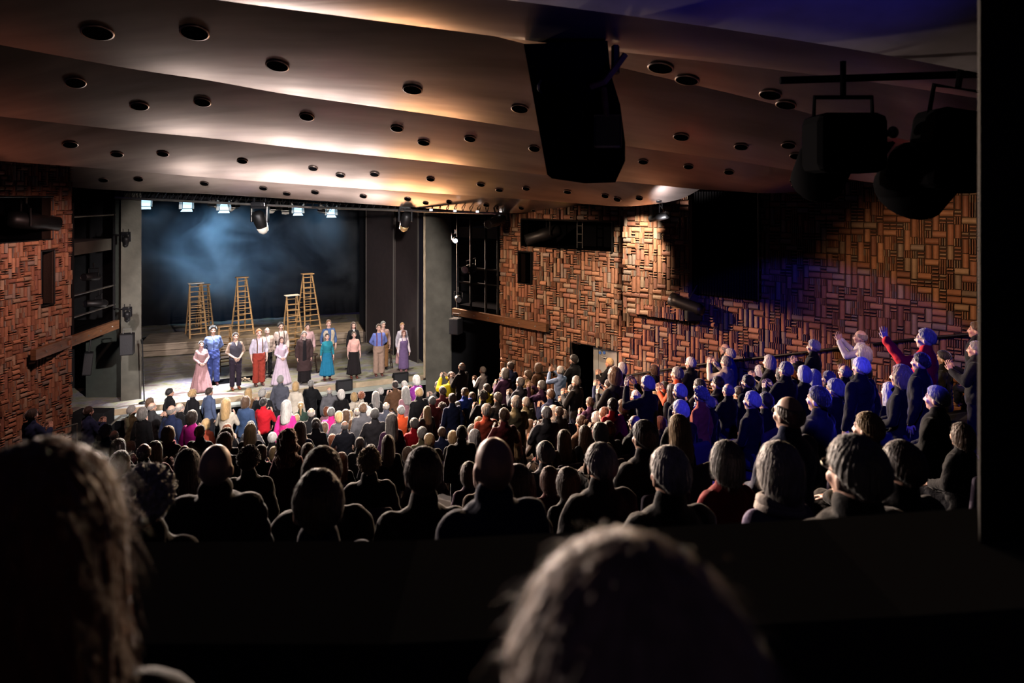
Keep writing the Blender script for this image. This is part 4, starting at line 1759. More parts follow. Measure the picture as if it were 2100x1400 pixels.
actor(483, 681, 798, 'person in a charcoal vest over rolled striped sleeves, hands clasped', 'clasp', False, ('s', 0), HAIRCOL['D'], SKM,
      [('top', 'shirt', (.30, .20, .15), dict(hem=.95, off=.014, sleeve=.62)), ('top', 'vest', (.058, .052, .068), dict(hem=.93, off=.026, arms=False, fold=.003)), ('placket', 'collar_front', (.62, .46, .40), dict(z0=1.36, z1=1.49, w0=.004, w1=.05, off=.040)), ('trousers', 'trousers', (.028, .020, .032), dict(off=.020)), ('shoes', 'boots', (.26, .07, .03), {})], 0)
actor(531, 674, 790, 'red-haired person in rust red trousers with suspenders over a pale shirt', 'down', False, ('s', 1), (.42, .16, .06), (.80, .50, .42),
      [('top', 'shirt', (.62, .55, .66), dict(hem=.95, off=.018, sleeve=.72)), ('trousers', 'trousers', (.34, .05, .033), dict(off=.034, flare=.01)), ('suspenders', 'suspenders', (.16, .08, .04), {}), ('shoes', 'boots', (.12, .05, .04), {})], 2)
actor(548, 671, 774, 'bald person in a beige cardigan and dark trousers behind the rust red trousers', 'down', False, ('b', 0), HAIRCOL['W'], (.80, .52, .45),
      [('top', 'cardigan', (.46, .34, .28), dict(hem=.90, off=.020)), ('placket', 'shirt_front', (.70, .60, .56), dict(z0=.98, z1=1.47, w0=.04, w1=.055, off=.034)), ('trousers', 'trousers', (.018, .018, .020), {}), ('shoes', 'shoes', DK, {})], 4)
actor(576, 661, 766, 'dark curly-haired person in a cream shirt with suspenders behind the lilac gown', 'down', False, ('c', 2), HAIRCOL['K'], SKM,
      [('top', 'shirt', (.62, .48, .42), dict(hem=.95, off=.018)), ('suspenders', 'suspenders', (.08, .05, .04), {}), ('trousers', 'trousers', (.10, .05, .04), {}), ('shoes', 'shoes', DK, {})], 2)
actor(577, 690, 787, 'person with long dark hair in a pale lilac gown, hands clasped', 'clasp', True, ('l', 1), (.06, .018, .012), SKF,
      [('top', 'bodice', (.66, .50, .60), dict(hem=1.0, off=.016, collar=True)), ('skirt', 'long_skirt', (.66, .52, .62), dict(z1=.03, r1=.36, folds=15, amp=.10)), ('belt', 'waistband', (.56, .40, .50), dict(z=1.07))], 4)
actor(624, 678, 784, 'grey-bearded person in a long dark brown coat and black suit', 'down', False, ('s', 0), HAIRCOL['G'], (.74, .44, .36),
      [('top', 'coat', (.052, .030, .030), dict(hem=.42, off=.034, flare=.02)), ('placket', 'black_waistcoat', (.012, .010, .012), dict(z0=.46, z1=1.44, w0=.075, w1=.05, off=.052)), ('neckcloth', 'cravat', (.50, .42, .42), {}), ('skirt', 'black_robe', (.014, .011, .012), dict(z1=.05, r1=.22, z0=.9, folds=9, amp=.05)), ('shoes', 'shoes', DK, {})], -8, beard=(.40, .30, .26))
actor(631, 663, 762, 'young person in a pale pink cardigan behind the dark brown coat', 'down', False, ('s', 1), HAIRCOL['D'], SKM,
      [('top', 'cardigan', (.60, .38, .38), dict(hem=.88, off=.018)), ('trousers', 'trousers', (.20, .10, .10), {}), ('shoes', 'shoes', DK, {})], 0)
actor(671, 683, 779, 'person in a teal dress with dark ankle boots', 'down', True, ('p', 2), HAIRCOL['D'], SKF,
      [('top', 'bodice', (.022, .20, .26), dict(hem=1.0, off=.016, sleeve=.85)), ('skirt', 'pleated_skirt', (.018, .17, .30), dict(z1=.20, r1=.27, folds=14, amp=.10)), ('belt', 'waistband', (.02, .22, .28), dict(z=1.07)), ('trousers', 'stockings', (.05, .02, .02), dict(off=.004, waist=.95)), ('shoes', 'ankle_boots', (.09, .02, .015), {})], -4)  # skirt bluer than bodice: blue light put into its colour
actor(674, 655, 761, 'person in a cream vest over a denim shirt behind the teal dress', 'down', False, ('s', 0), (.22, .10, .045), (.74, .46, .38),
      [('top', 'shirt', (.07, .12, .26), dict(hem=.92, off=.018, sleeve=.8)), ('top', 'vest', (.58, .48, .36), dict(hem=.93, off=.028, arms=False, neck=1.42)), ('placket', 'shirt_front', (.07, .12, .26), dict(z0=.96, z1=1.47, w0=.03, w1=.06, off=.042)), ('trousers', 'trousers', (.22, .08, .06), {}), ('shoes', 'shoes', DK, {})], 2)
actor(725, 660, 757, 'person in a black jacket behind the pink blouse', 'down', True, ('l', 0), (.10, .06, .045), SKF,
      [('top', 'jacket', (.014, .013, .014), dict(hem=.80, off=.026)), ('neckcloth', 'white_collar', (.75, .70, .68), {}), ('trousers', 'trousers', (.014, .013, .014), {}), ('shoes', 'shoes', DK, {})], 0)
actor(726, 679, 775, 'person in a salmon pink blouse and long black skirt', 'down', True, ('p', 0), HAIRCOL['B'], SKF,
      [('top', 'blouse', (.76, .42, .36), dict(hem=1.0, off=.022, sleeve=.66)), ('skirt', 'long_black_skirt', (.014, .011, .012), dict(z1=.17, r1=.27, folds=12, amp=.08)), ('trousers', 'stockings', (.05, .02, .02), dict(off=.004, waist=.95)), ('shoes', 'ankle_boots', (.13, .03, .02), {})], -4)
actor(777, 664, 770, 'person in khaki trousers with red-brown suspenders over a blue shirt', 'behind', False, ('s', 1), HAIRCOL['B'], SKM,
      [('top', 'shirt', (.15, .19, .50), dict(hem=.95, off=.018)), ('trousers', 'trousers', (.33, .22, .165), dict(off=.036, flare=.015)), ('suspenders', 'suspenders', (.16, .04, .03), {}), ('shoes', 'boots', (.13, .04, .03), {})], -4)
actor(786, 658, 757, 'grey-haired person in tan overalls behind the blue shirt', 'down', False, ('s', 0), HAIRCOL['G'], SKM,
      [('top', 'striped_shirt', (.48, .30, .26), dict(hem=.9, off=.018)), ('trousers', 'overall_trousers', (.34, .17, .07), dict(off=.032)), ('bib', 'overall_bib', (.34, .17, .07), {}), ('shoes', 'shoes', DK, {})], 8)
actor(825, 661, 757, 'blond person in a grey blouse and pink skirt behind the purple pinafore', 'down', True, ('p', 1), (.34, .17, .06), SKF,
      [('top', 'blouse', (.42, .38, .42), dict(hem=1.0, off=.020)), ('skirt', 'pink_skirt', (.52, .28, .27), dict(z1=.25, r1=.24)), ('trousers', 'stockings', (.45, .28, .25), dict(off=.003, waist=.95)), ('shoes', 'shoes', DK, {})], 8)
actor(828, 677, 767, 'person with auburn bob in a purple pinafore over a white blouse', 'down', True, ('o', 1), (.16, .05, .03), SKF,
      [('top', 'blouse', (.72, .60, .62), dict(hem=1.0, off=.016)), ('top', 'pinafore_bodice', (.15, .095, .20), dict(hem=.98, off=.024, arms=False, neck=1.36)), ('skirt', 'pinafore_skirt', (.15, .095, .20), dict(z1=.24, r1=.20, folds=9, amp=.08)), ('suspenders', 'pinafore_straps', (.20, .12, .25), dict(z0=1.30)), ('trousers', 'stockings', (.25, .12, .12), dict(off=.003, waist=.95)), ('shoes', 'ankle_boots', (.08, .03, .025), {})], 2)


# ================================================================== STAGE PROPS
def step_ladder(base, h, wtop, wbot, depth, rot, label, rungs, cap_col=None):
    e = empty('step_ladder', base + Vector((0, 0, .004)), label, 'step ladder', 'wooden step ladders on the stage', (0, 0, rot))
    def bld(m, name, material):
        o = m.build(name, material, e)
        return o
    T = [Vector((s * wtop / 2, 0.06, h - .03)) for s in (-1, 1)]
    Bf = [Vector((s * wbot / 2, -depth / 2, 0.0)) for s in (-1, 1)]
    Tb = [Vector((s * wtop / 2 * .9, 0.14, h - .05)) for s in (-1, 1)]
    Bb = [Vector((s * wbot / 2 * .92, depth / 2, 0.0)) for s in (-1, 1)]
    for a, b in zip(Bf + Bb, T + Tb):
        m = MB()
        m.tube([a, b], [.034, .030], 4)
        bld(m, 'stile', M_LADDER)
    for k in range(rungs):
        t = (k + 0.8) / (rungs + 0.3)
        a, b = Bf[0].lerp(T[0], t), Bf[1].lerp(T[1], t)
        m = MB()
        m.bevbox((a + b) / 2, ((b - a).length + .05, .10, .026), .006)
        bld(m, 'step', M_LADDER)
        if True:
            a, b = Bb[0].lerp(Tb[0], t), Bb[1].lerp(Tb[1], t)
            m = MB()
            m.bevbox((a + b) / 2, ((b - a).length + .04, .07, .024), .005)
            bld(m, 'rear_rung', M_LADDER)
    m = MB()
    m.bevbox((0, .08, h), (wtop + .14, .30, .035), .01)
    o = bld(m, 'top_board', cap_col or M_LADDER)
    for s in (0, 1):
        m = MB()
        m.tube([Bf[s].lerp(T[s], .38), Bb[s].lerp(Tb[s], .38)], .008, 5)
        bld(m, 'spreader', M_STEEL)
    return e


def zb(px, py, z):
    return FL(px, py, z)


RL = math.radians(34)
b1 = zb(402, 688, .5)
step_ladder(b1, P(404, 581, b1.y).z - .5, .44, .62, 1.15, RL, 'wooden step ladder with a white top board behind the blue denim overalls', 10, M_CREAM)
b6 = zb(419, 671, .5)
step_ladder(b6, P(419, 584, b6.y).z - .5, .34, .56, .8, RL, 'wooden step ladder half hidden by the one with a white top board', 10)
b2 = zb(497, 681, .5)
step_ladder(b2, P(498, 569, b2.y).z - .5, .34, .58, 1.45, RL, 'tall wooden step ladder behind the charcoal vest', 10)
b4 = zb(632, 672, .5)
step_ladder(b4, P(630, 562, b4.y).z - .5, .36, .66, 1.35, RL, 'tall wooden step ladder standing furthest back on the platform', 10)
b3 = zb(600, 722, 0)
step_ladder(b3, P(597, 606, b3.y).z, .40, .58, 1.1, RL, 'wooden step ladder with a white top board on the stage floor before the platform', 10, M_CREAM)
b5 = zb(462, 757, 0)
step_ladder(b5, P(461, 669, b5.y).z, .38, .50, .75, RL, 'short wooden step ladder between the denim overalls and the charcoal vest', 6)


def stool(px, py, label):
    p = FL(px, py, 0)
    e = empty('stool', p, label, 'stool', 'dark stools on the stage', (0, 0, .4))
    m = MB()
    m.lathe([(0, 0.60), (.17, .60), (.18, .62), (.17, .645), (0, .645)], (0, 0, 0))
    m.build('seat', M_DARKWOOD, e)
    for k in range(4):
        a = PI / 4 + k * PI / 2
        m = MB()
        m.tube([(.21 * math.cos(a), .21 * math.sin(a), 0), (.12 * math.cos(a), .12 * math.sin(a), .61)], .018, 8)
        m.build('leg', M_DARKWOOD, e)
    for z in (.2, .34):
        m = MB()
        r = .21 - .09 * z / .61
        m.tube([(r * math.cos(PI / 4 + k * PI / 2), r * math.sin(PI / 4 + k * PI / 2), z) for k in range(5)], .011, 6)
        m.build('stretcher', M_DARKWOOD, e)


stool(641, 764, 'dark wooden stool behind the dark brown coat')
stool(795, 754, 'dark wooden stool behind the khaki trousers')


def wedge(px, py, z, label, w=.50):
    p = FL(px, py, z)
    ax = d_
    e = empty('monitor_speaker', p, label, 'stage monitor', 'stage monitors on the apron')
    m = MB()
    prof = [(0, 0), (.34, 0), (.34, .10), (.12, .34), (0, .34)]
    pts = [p - ax * w / 2 + fwd * (.17 - a) + Vector((0, 0, b)) for a, b in prof]
    m.prism(pts, ax * w)
    part(m, 'cabinet', M_BLACK, e)
    m = MB()
    pts = [p - ax * (w / 2 - .03) + fwd * (.17 - a) + Vector((0, 0, b)) for a, b in ((-.005, .03), (-.005, .31), (-.012, .31), (-.012, .03))]
    m.prism(pts, ax * (w - .06))
    part(m, 'grille', M_WEDGE, e)


wedge(705, 799, -.16, 'black stage monitor on the apron below the teal dress')
wedge(820, 783, -.16, 'black stage monitor on the apron below the purple pinafore')

# slim black stand at the dark end of the stage
p = FL(296, 826, 0)
e = empty('microphone_stand', p, 'slim black stand with round base beside the plain pillar on stage', 'stand')
m = MB()
m.lathe([(0, 0), (.15, 0), (.15, .02), (.03, .05), (0, .05)], p)
part(m, 'base', M_BLACKM, e, True)
m = MB()
m.tube([p, p + Vector((-.06, 0, 1.75))], .018, 8)
part(m, 'pole', M_BLACKM, e)
m = MB()
m.capsule(p + Vector((-.06, 0, 1.74)), p + Vector((-.06, -.03, 1.86)), .028, .03)
part(m, 'microphone', M_BLACKM, e, True)

# ================================================================== LIGHTING EQUIPMENT
# black lighting pipe under the front ceiling panel
pa, pb = P(236, 405, 19.9), P(1032, 438, 18.3)
pm = P(640, 425, 20.6)
e = empty('lighting_pipe', pa, 'long black lighting truss under the ceiling edge above the stage', 'lighting truss')
m = MB()
m.tube([pa, pm, pb], .035, 8)
part(m, 'lower_pipe', M_STEEL, e)
m = MB()
up = Vector((0, 0.3, .42))
m.tube([pa + up, pm + up, pb + up], .03, 8)
part(m, 'upper_pipe', M_BLACKM, e)
m = MB()
for s0, s1 in ((pa, pm), (pm, pb)):
    n = 26
    for k in range(n):
        q0 = s0.lerp(s1, k / n)
        q1 = s0.lerp(s1, (k + 1) / n)
        m.tube([q0, q0.lerp(q1, .5) + up], .012, 4)
        m.tube([q0.lerp(q1, .5) + up, q1], .012, 4)
part(m, 'lattice', M_BLACKM, e)
m = MB()
for k in range(5):
    q = pa.lerp(pm, k / 4) if k < 4 else pb
    m.tube([q + up, q + up + Vector((0, 0, 1.2))], .012, 5)
for q in (pa, pm, pb):
    m.tube([q + up, q + up + Vector((0, 0, 1.2))], .012, 5)
part(m, 'hanger_cable', M_BLACKM, e)
# black border above the truss hiding the roof void
m = MB()
w0, w1, wm = P(150, 380, 21.4), P(1040, 420, 20.6), P(640, 400, 22.6)
pts = [w0, wm, w1]
for q in pts:
    q.z = 5.95
m.add(pts + [q + Vector((0, 0, 1.6)) for q in pts], [(0, 1, 4, 3), (1, 2, 5, 4)])
m.add([q + Vector((0, .06, 0)) for q in pts] + [q + Vector((0, .06, 1.6)) for q in pts], [(0, 1, 4, 3), (1, 2, 5, 4)])
tag(m.build('border_drape', M_CURTAIN), 'black border drape behind the lighting truss over the stage', 'drape')

for k, px in enumerate((884, 933, 979, 1026)):
    q = P(px, 430.5 + k * 1.6, 18.55)
    m = MB()
    m.bevbox(q, (.085, .05, .06), .01)
    tag(m.build('indicator_lamp', M_SMALL_W), 'tiny white square lamp on the truss, %s along from the concrete pillar' % ('first', 'second', 'third', 'fourth')[k], 'lamp', 'white square lamps on the truss')


qa, qb = P(285, 398, 22.4), P(715, 419, 23.6)
e = empty('lighting_pipe', qa, 'black pipe behind the truss from which the stage lanterns hang', 'lighting pipe')
m = MB()
m.tube([qa, qb], .03, 8)
part(m, 'pipe', M_BLACKM, e)
for k in range(4):
    q = qa.lerp(qb, .05 + .3 * k)
    m = MB()
    m.tube([q, Vector((q.x, q.y, 7.49))], .012, 6)
    part(m, 'drop_cable', M_BLACKM, e)


def on_pipe(px):
    t = (px - 285) / 430
    return 22.4 / (1 - t * (1 - 22.4 / 23.6)), 410 + 21 * t


def flood(px, py, d, label, lit=True, tilt=0.0, s=1.0, yaw=0.0):
    """stage lantern with barn doors hanging from the truss"""
    d, pipe_y = on_pipe(px)
    d = d - .2 * s
    p = P(px, py, d)
    R = Matrix.Rotation(yaw, 3, 'Z') @ Matrix.Rotation(tilt, 3, 'X')
    e = empty('stage_lantern', p, label, 'stage light', 'stage lanterns on the truss')
    def tr(m):
        m.v = [tuple(p + R @ (Vector(v) * s)) for v in m.v]
        return m
    m = MB()
    m.bevbox((0, .20, .10), (.32, .34, .30), .03)
    m.tube([(0, .36, .1), (0, .50, .12)], .11, 12)
    part(tr(m), 'housing', M_BLACKM if lit else M_CREAM, e)
    m = MB()
    m.bevbox((0, .02, .10), (.27, .02, .25), .005)
    part(tr(m), 'lens', M_LENS_B if lit else M_BLACK, e)
    for sx in (-1, 1):
        m = MB()
        m.prism([(sx * .15, .02, -.05), (sx * .15, .02, .25), (sx * .22, -.18, .30), (sx * .22, -.18, -.10)], (sx * .008, 0, 0))
        part(tr(m), 'barn_door', M_CREAM if lit else M_STEEL, e)
    m = MB()
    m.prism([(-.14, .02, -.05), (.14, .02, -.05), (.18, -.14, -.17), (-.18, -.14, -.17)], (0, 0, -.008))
    part(tr(m), 'barn_door', M_LENS_B if lit else M_STEEL, e)  # lower door glows: the lamp's light on it is put into the material
    m = MB()
    m.tube([(-.19, .2, .1), (-.19, .2, .38), (.19, .2, .38), (.19, .2, .1)], .012, 6)
    m = tr(m)
    top_ = p + R @ (Vector((0, .2, .38)) * s)
    hang = qa.lerp(qb, (px - 285) / 430)
    m.tube([top_, Vector((hang.x, hang.y, max(hang.z - .035, top_.z)))], .018, 6)
    part(m, 'yoke', M_BLACKM, e)
    return e


BACKYAW = 0.32
for (px, py, d, s, lab) in ((299, 420, 21.8, 1.0, 'blue-lit stage lantern beside the plain pillar'), (384, 425, 23.2, 1.0, 'blue-lit stage lantern over the ladder with white top board'), (460, 428, 23.4, 1.0, 'blue-lit stage lantern between the cream lantern and the large moving light'),
                            (611, 434, 23.6, .9, 'blue-lit stage lantern above the tall ladder furthest back'), (679, 438, 23.6, .9, 'white-lit stage lantern at the end of the row above the back drape')):
    flood(px, py, d, lab, True, -0.25, s, BACKYAW)
for (px, py, d, yw, lab) in ((437, 421, 22.6, -.9, 'cream unlit lantern tilted between two blue-lit lanterns'), (560, 428, 22.6, .8, 'cream unlit lantern beside the large moving light'), (478, 424, 22.8, 1.0, 'cream unlit lantern next to the central blue-lit lantern'), (664, 433, 22.6, -.7, 'cream unlit lantern beside the white-lit lantern'), (585, 430, 23, 0.3, 'cream unlit lantern above the step ladder before the platform')):
    flood(px, py, d, lab, False, -0.5, .75, yw)


def moving_head(px, py, d, s, label, lens=M_CREAM, lean=0.25):
    p = P(px, py, d)
    e = empty('moving_light', p, label, 'moving light', 'moving head lights')
    def tr(m, R=None):
        m.v = [tuple(p + ((R @ Vector(v)) if R is not None else Vector(v)) * s) for v in m.v]
        return m
    m = MB()
    m.bevbox((0, 0, .40), (.36, .30, .14), .03)
    m.bevbox((0, -.16, .40), (.20, .02, .07), .005)
    for sx in (-1, 1):
        m.tube([(sx * .14, 0, .47), (sx * .14, 0, .62)], .02, 6)
    part(tr(m), 'base', M_BLACKG, e)
    m = MB()
    for sx in (-1, 1):
        m.bevbox((sx * .19, 0, .16), (.055, .16, .40), .02)
    m.bevbox((0, 0, .32), (.42, .16, .05), .01)
    part(tr(m), 'yoke', M_BLACKG, e)
    R = Matrix.Rotation(lean, 3, 'Y') @ Matrix.Rotation(.35, 3, 'X')
    m = MB()
    m.lathe([(0, .24), (.10, .24), (.15, .17), (.155, -.05), (.135, -.16), (.13, -.18), (0, -.18)], (0, 0, 0))
    part(tr(m, R), 'lamp_head', M_BLACKM, e, True)
    m = MB()
    m.lathe([(.125, -.175), (.14, -.20), (.115, -.30), (.05, -.36), (0, -.37)], (0, 0, 0))
    part(tr(m, R), 'lens_hood', lens, e, True)
    return e


moving_head(533, 452, 20.42, 1.2, 'large moving light with a cream hood hanging over the stage centre', M_CREAM, -.2)
moving_head(832, 452, 19.45, .95, 'moving light with a brass hood hanging near the concrete pillar', mat('brass_hood', (.65, .45, .22), .35, .6), .3)
moving_head(258, 494, 19.2, .55, 'small moving light on an arm of the plain pillar, upper of two', M_BLACKM, .3)
moving_head(261, 648, 19.2, .55, 'small moving light on an arm of the plain pillar, lower of two', M_BLACKM, .2)
for (x0, y0, x1, y1, d) in ((233, 481, 262, 484, 19.25), (234, 632, 264, 636, 19.25)):
    m = MB()
    m.tube([P(x0, y0, d), P(x1, y1, d)], .022, 6)
    tag(m.build('side_arm', M_BLACKM), 'short pipe arm holding the %s small moving light at the plain pillar' % ('upper' if y0 < 500 else 'lower'), 'pipe arm')


def par_can(p, aim, s, label, group='spotlights in the galleries', lit=None):
    p = Vector(p)
    ax = (Vector(aim) - p).normalized()
    q = Vector((0, 0, 1)).rotation_difference(ax)
    e = empty('spotlight', p, label, 'spotlight', group)
    m = MB()
    m.lathe([(0, -.20), (.07, -.20), (.10, -.14), (.10, .12), (.085, .14), (.085, .36), (.078, .36), (.078, .33), (0, .33)], (0, 0, 0), n=16)
    m.v = [tuple(p + q @ Vector(v) * s) for v in m.v]
    part(m, 'housing', M_BLACKM, e, True)
    m = MB()
    m.lathe([(0, .335), (.075, .335), (.075, .345), (0, .345)], (0, 0, 0), n=16)
    m.v = [tuple(p + q @ Vector(v) * s) for v in m.v]
    part(m, 'lens', lit or M_BLACKG, e)
    m = MB()
    sd = q @ Vector((1, 0, 0))
    if abs(sd.z) > .5:
        sd = q @ Vector((0, 1, 0))
    m.tube([p + sd * .12 * s, p + sd * .12 * s + Vector((0, 0, .2 * s)), p - sd * .12 * s + Vector((0, 0, .2 * s)), p - sd * .12 * s], .012 * s, 6)
    m.tube([p + Vector((0, 0, .2 * s)), p + Vector((0, 0, .34 * s))], .016 * s, 6)
    part(m, 'yoke', M_BLACKM, e)
    return e


par_can(P(192, 567, 18.3), P(120, 572, 17.0), 1.1, 'black spotlight on the rail of the gallery by the aisle, upper of two')
par_can(P(203, 622, 18.6), P(120, 624, 17.6), 1.1, 'black spotlight on the rail of the gallery by the aisle, lower of two')
par_can(P(1021, 452, 18.4), P(950, 480, 17), 1.4, 'black spotlight high on the pipe frame where the tile wall begins')
par_can(P(966, 550, 20.2), P(930, 560, 19), 1.3, 'black spotlight inside the pipe frame beside the concrete pillar', lit=M_STEEL)
par_can(P(934, 492, 20.1), P(934, 520, 16), .9, 'lit spotlight on the pipe frame upright beside the concrete pillar', lit=M_LENS_W)
par_can(P(940, 612, 20.1), P(950, 640, 17), 1.0, 'black spotlight low on the pipe frame above the timber beam')
uu, zz = WR.uz(1085, 483)
par_can(WR.at(uu + .3, zz + .05, -.45), WR.at(uu - .6, zz - .35, .6), 1.8, 'black spotlight inside the wide dark opening of the tile wall')
uu, zz = WL.uz(80, 452)
par_can(WL.at(uu - .2, zz, -.15), WL.at(uu + 1.5, zz - .25, .5), 2.0, 'black spotlight poking out of the wide opening in the aisle-side tile wall')
# spotlight lighting the tile block
ue, ze = WR.uz(1404, 441)
pc = WR.at(ue, ze, 1.0)
par_can(pc, WR.at(pu0 + .3, ze - .25, PB + .5), .85, 'small black spotlight at the edge of the ribbed panel, shining on tiles', 'wall spotlights', M_LENS_W)
m = MB()
m.tube([pc + Vector((0, 0, .4)), WR.at(qu0 - .03, ze + .38, .34)], .02, 6)
tag(m.build('lamp_support_pipe', M_BLACKM), 'short black arm holding the small spotlight beside the ribbed panel', 'pipe arm')
lamp('block_spot_light', 'SPOT', WR.at(pu1 - 0.55, 6.0, 1.5), WR.at(pu0 + .3, 4.6, PB), 800, (1.0, 0.84, 0.64), 64, .9, .06)
lamp('panel_end_light', 'SPOT', WR.at(pu1 - 0.3, 4.9, 1.6), P(1385, 402, 14.25), 500, (1.0, .93, .95), 50, .9, .05)
# lamp bar under the ribbed panel
ue, ze = WR.uz(1436, 620)
pc = WR.at(ue, ze, .55)
e = empty('floodlight', pc, 'long dark floodlight below the tall ribbed panel', 'floodlight')
m = MB()
sd = WR.u
q = Vector((0, 0, 1)).rotation_difference((-sd + Vector((0, 0, .25))).normalized())
m.lathe([(0, -.35), (.10, -.35), (.13, -.25), (.13, .25), (.15, .42), (0, .42)], (0, 0, 0), n=16)
m.v = [tuple(pc + q @ Vector(v)) for v in m.v]
part(m, 'housing', M_BLACKM, e, True)
m = MB()
m.bevbox(pc + WR.u * .12 - Vector((0, 0, .2)), (.34, .24, .22), .03)
part(m, 'ballast_box', M_BLACK, e)
m = MB()
m.tube([pc + Vector((0, 0, .1)), pc + WR.u * .1 + Vector((0, 0, .42)) - WR.n * .2], .02, 6)
part(m, 'hanger', M_BLACKM, e)

# loudspeakers on the gallery corners
for (px, py, d, w_, h_, lab) in ((261, 705, 18.9, .34, .58, 'black loudspeaker hung beside the plain pillar below the small moving light'), (935, 668, 19.8, .30, .46, 'black loudspeaker hung below the timber beam at the concrete pillar')):
    p = P(px, py, d)
    e = empty('loudspeaker', p, lab, 'loudspeaker', 'loudspeakers on the pillars', (0, 0, .35 if px < 500 else -.45))
    m = MB()
    m.bevbox((0, 0, 0), (w_, .30, h_), .02)
    m.build('cabinet', M_BLACK, e)
    m = MB()
    m.bevbox((0, -.155, 0), (w_ * .9, .012, h_ * .92), .004)
    m.build('grille', M_WEDGE, e)
    m = MB()
    m.tube([(-.1, 0, h_ / 2), (-.1, 0, h_ / 2 + .13), (.1, 0, h_ / 2 + .13), (.1, 0, h_ / 2)], .014, 6)
    m.build('bracket', M_STEEL, e)
# tall loudspeaker leaning in the dark bay under the gallery, and a tall box
p = P(180, 745, 18.6)
e = empty('loudspeaker', p, 'tall black loudspeaker hung in the dark bay under the gallery', 'loudspeaker', 'loudspeakers on the pillars', (0, .1, .5))
m = MB()
m.bevbox((0, 0, 0), (.22, .22, .62), .02)
m.build('cabinet', M_BLACK, e)
m = MB()
m.bevbox((0, -.112, 0), (.19, .01, .56), .003)
m.build('grille', M_WEDGE, e)
m = MB()
m.tube([(0, 0, .3), (0, .05, 1.0)], .02, 6)
m.build('hanger', M_BLACKM, e)
p = P(190, 830, 18.4)
m = MB()
fz = floor_z(p.x, p.y)
m.bevbox((p.x, p.y, fz + .5), (.9, .5, 1.0), .02)
tag(m.build('equipment_box', M_BLACK), 'large black box on the floor under the gallery by the aisle', 'box')
# stair handrail by the plain pillar
m = MB()
a, b = P(226, 872, 18.2), P(247, 853, 19.2)
e = empty('stair_rail', a, 'steel stair rail at the foot of the stage by the plain pillar', 'stair rail')
m.tube([a, b, P(262, 850, 19.4)], .025, 8)
part(m, 'rail_bar', M_STEEL, e)
for q in (a, b):
    m = MB()
    m.tube([q, Vector((q.x, q.y, floor_z(q.x, q.y)))], .022, 8)
    part(m, 'post', M_STEEL, e)

# hanging loudspeaker close to the camera
e = empty('hanging_loudspeaker', P(1180, 100, 4.8), 'large tapered black loudspeaker hanging from the low ceiling beam', 'loudspeaker')
m = MB()
D = 4.8
fr = [(1074, 90), (1246, 84), (1252, 150), (1272, 215), (1282, 292), (1282, 330), (1262, 374), (1200, 376), (1132, 366), (1122, 358)]
fp = [P(x, y, D) for x, y in fr]
bk = [Vector((q.x * .98 + .03, q.y + .42, q.z + .05)) for q in fp]
n = len(fp)
m.add(fp + bk, [tuple(range(n)), tuple(range(2 * n - 1, n - 1, -1))] + [(i, n + i, n + (i + 1) % n, (i + 1) % n) for i in range(n)])
part(m, 'cabinet', M_JET, e)
m = MB()
m.bevbox(P(1244, 270, D - .06), (.20, .12, .24), .02)
part(m, 'amplifier_box', M_BLACKG, e)
m = MB()
m.tube([P(1109, 165, D - .01), P(1104, 175, D - .06), P(1104, 183, D - .06), P(1110, 190, D - .01)], .009, 8)
part(m, 'handle', M_STEEL, e)
m = MB()
m.tube([P(1282, 112, D - .1), P(1262, 140, D - .12), P(1240, 168, D - .1), P(1212, 178, D - .05)], .022, 8)
part(m, 'cable', M_TIMBER, e)
m = MB()
m.tube([P(1238, 182, D - .03), P(1241, 210, D - .1), P(1244, 240, D - .1)], .022, 8)
part(m, 'cable', M_TIMBER, e)
m = MB()
m.tube([P(1262, 150, D + .1), P(1262, 95, D + .15)], .03, 6)
part(m, 'hanger', M_BLACKM, e)


# the two dark lamps near the right-hand ceiling
def big_lantern(x0, y0, x1, y1, d, label, tilt):
    c = P((x0 + x1) / 2, (y0 + y1) / 2, d)
    w = (x1 - x0) / F_PX * d
    h = (y1 - y0) / F_PX * d
    e = empty('profile_lantern', c, label, 'stage light', 'dark lanterns near the ceiling', (0, tilt, 0))
    m = MB()
    m.bevbox((0, 0, 0), (w * .9, .34, h * .78), .06)
    m.build('housing', M_JET, e)
    m = MB()
    m.lathe([(h * .30, 0), (h * .36, .05), (h * .36, .30), (h * .30, .34), (h * .26, .34), (h * .26, .1), (0, .1)], (-w * .1, .10, -h * .12), (0.1, .8, -.6), 20)
    m.build('lens_tube', M_JET, e, True)
    m = MB()
    m.prism([(w * .32, -.1, -h * .30), (w * .55, -.1, h * .02), (w * .58, -.1, h * .0), (w * .35, -.1, -h * .32)], (0, .3, 0))
    m.build('barn_door', M_JET, e)
    m = MB()
    m.tube([(-w * .40, 0, h * .1), (-w * .38, 0, h * .62), (w * .38, 0, h * .62), (w * .40, 0, h * .1)], .016, 6)
    m.tube([(0, 0, h * .62), (0, 0, h * 1.1)], .02, 6)
    m.build('yoke', M_JET, e)
    m = MB()
    m.tube([(w * .42, -.02, h * .12), (w * .60, -.02, h * .14)], .022, 8)
    m.ell((w * .64, -.02, h * .15), (.035, .03, .04), nu=10, nv=8)
    m.build('clamp_knob', M_BLACKM, e)
    return e


big_lantern(1652, 218, 1806, 372, 4.4, 'dark stage lantern with a blue-edged barn door hung near the ceiling', 0.0)
big_lantern(1880, 205, 2010, 415, 4.2, 'dark stage lantern hung right beside the black control room wall', 0.15)
m = MB()
m.tube([P(1600, 165, 4.65), P(2060, 150, 4.5)], .025, 8)
e = tag(m.build('hanging_pipe', M_JET), 'black pipe under the ceiling carrying the two dark lanterns', 'pipe')

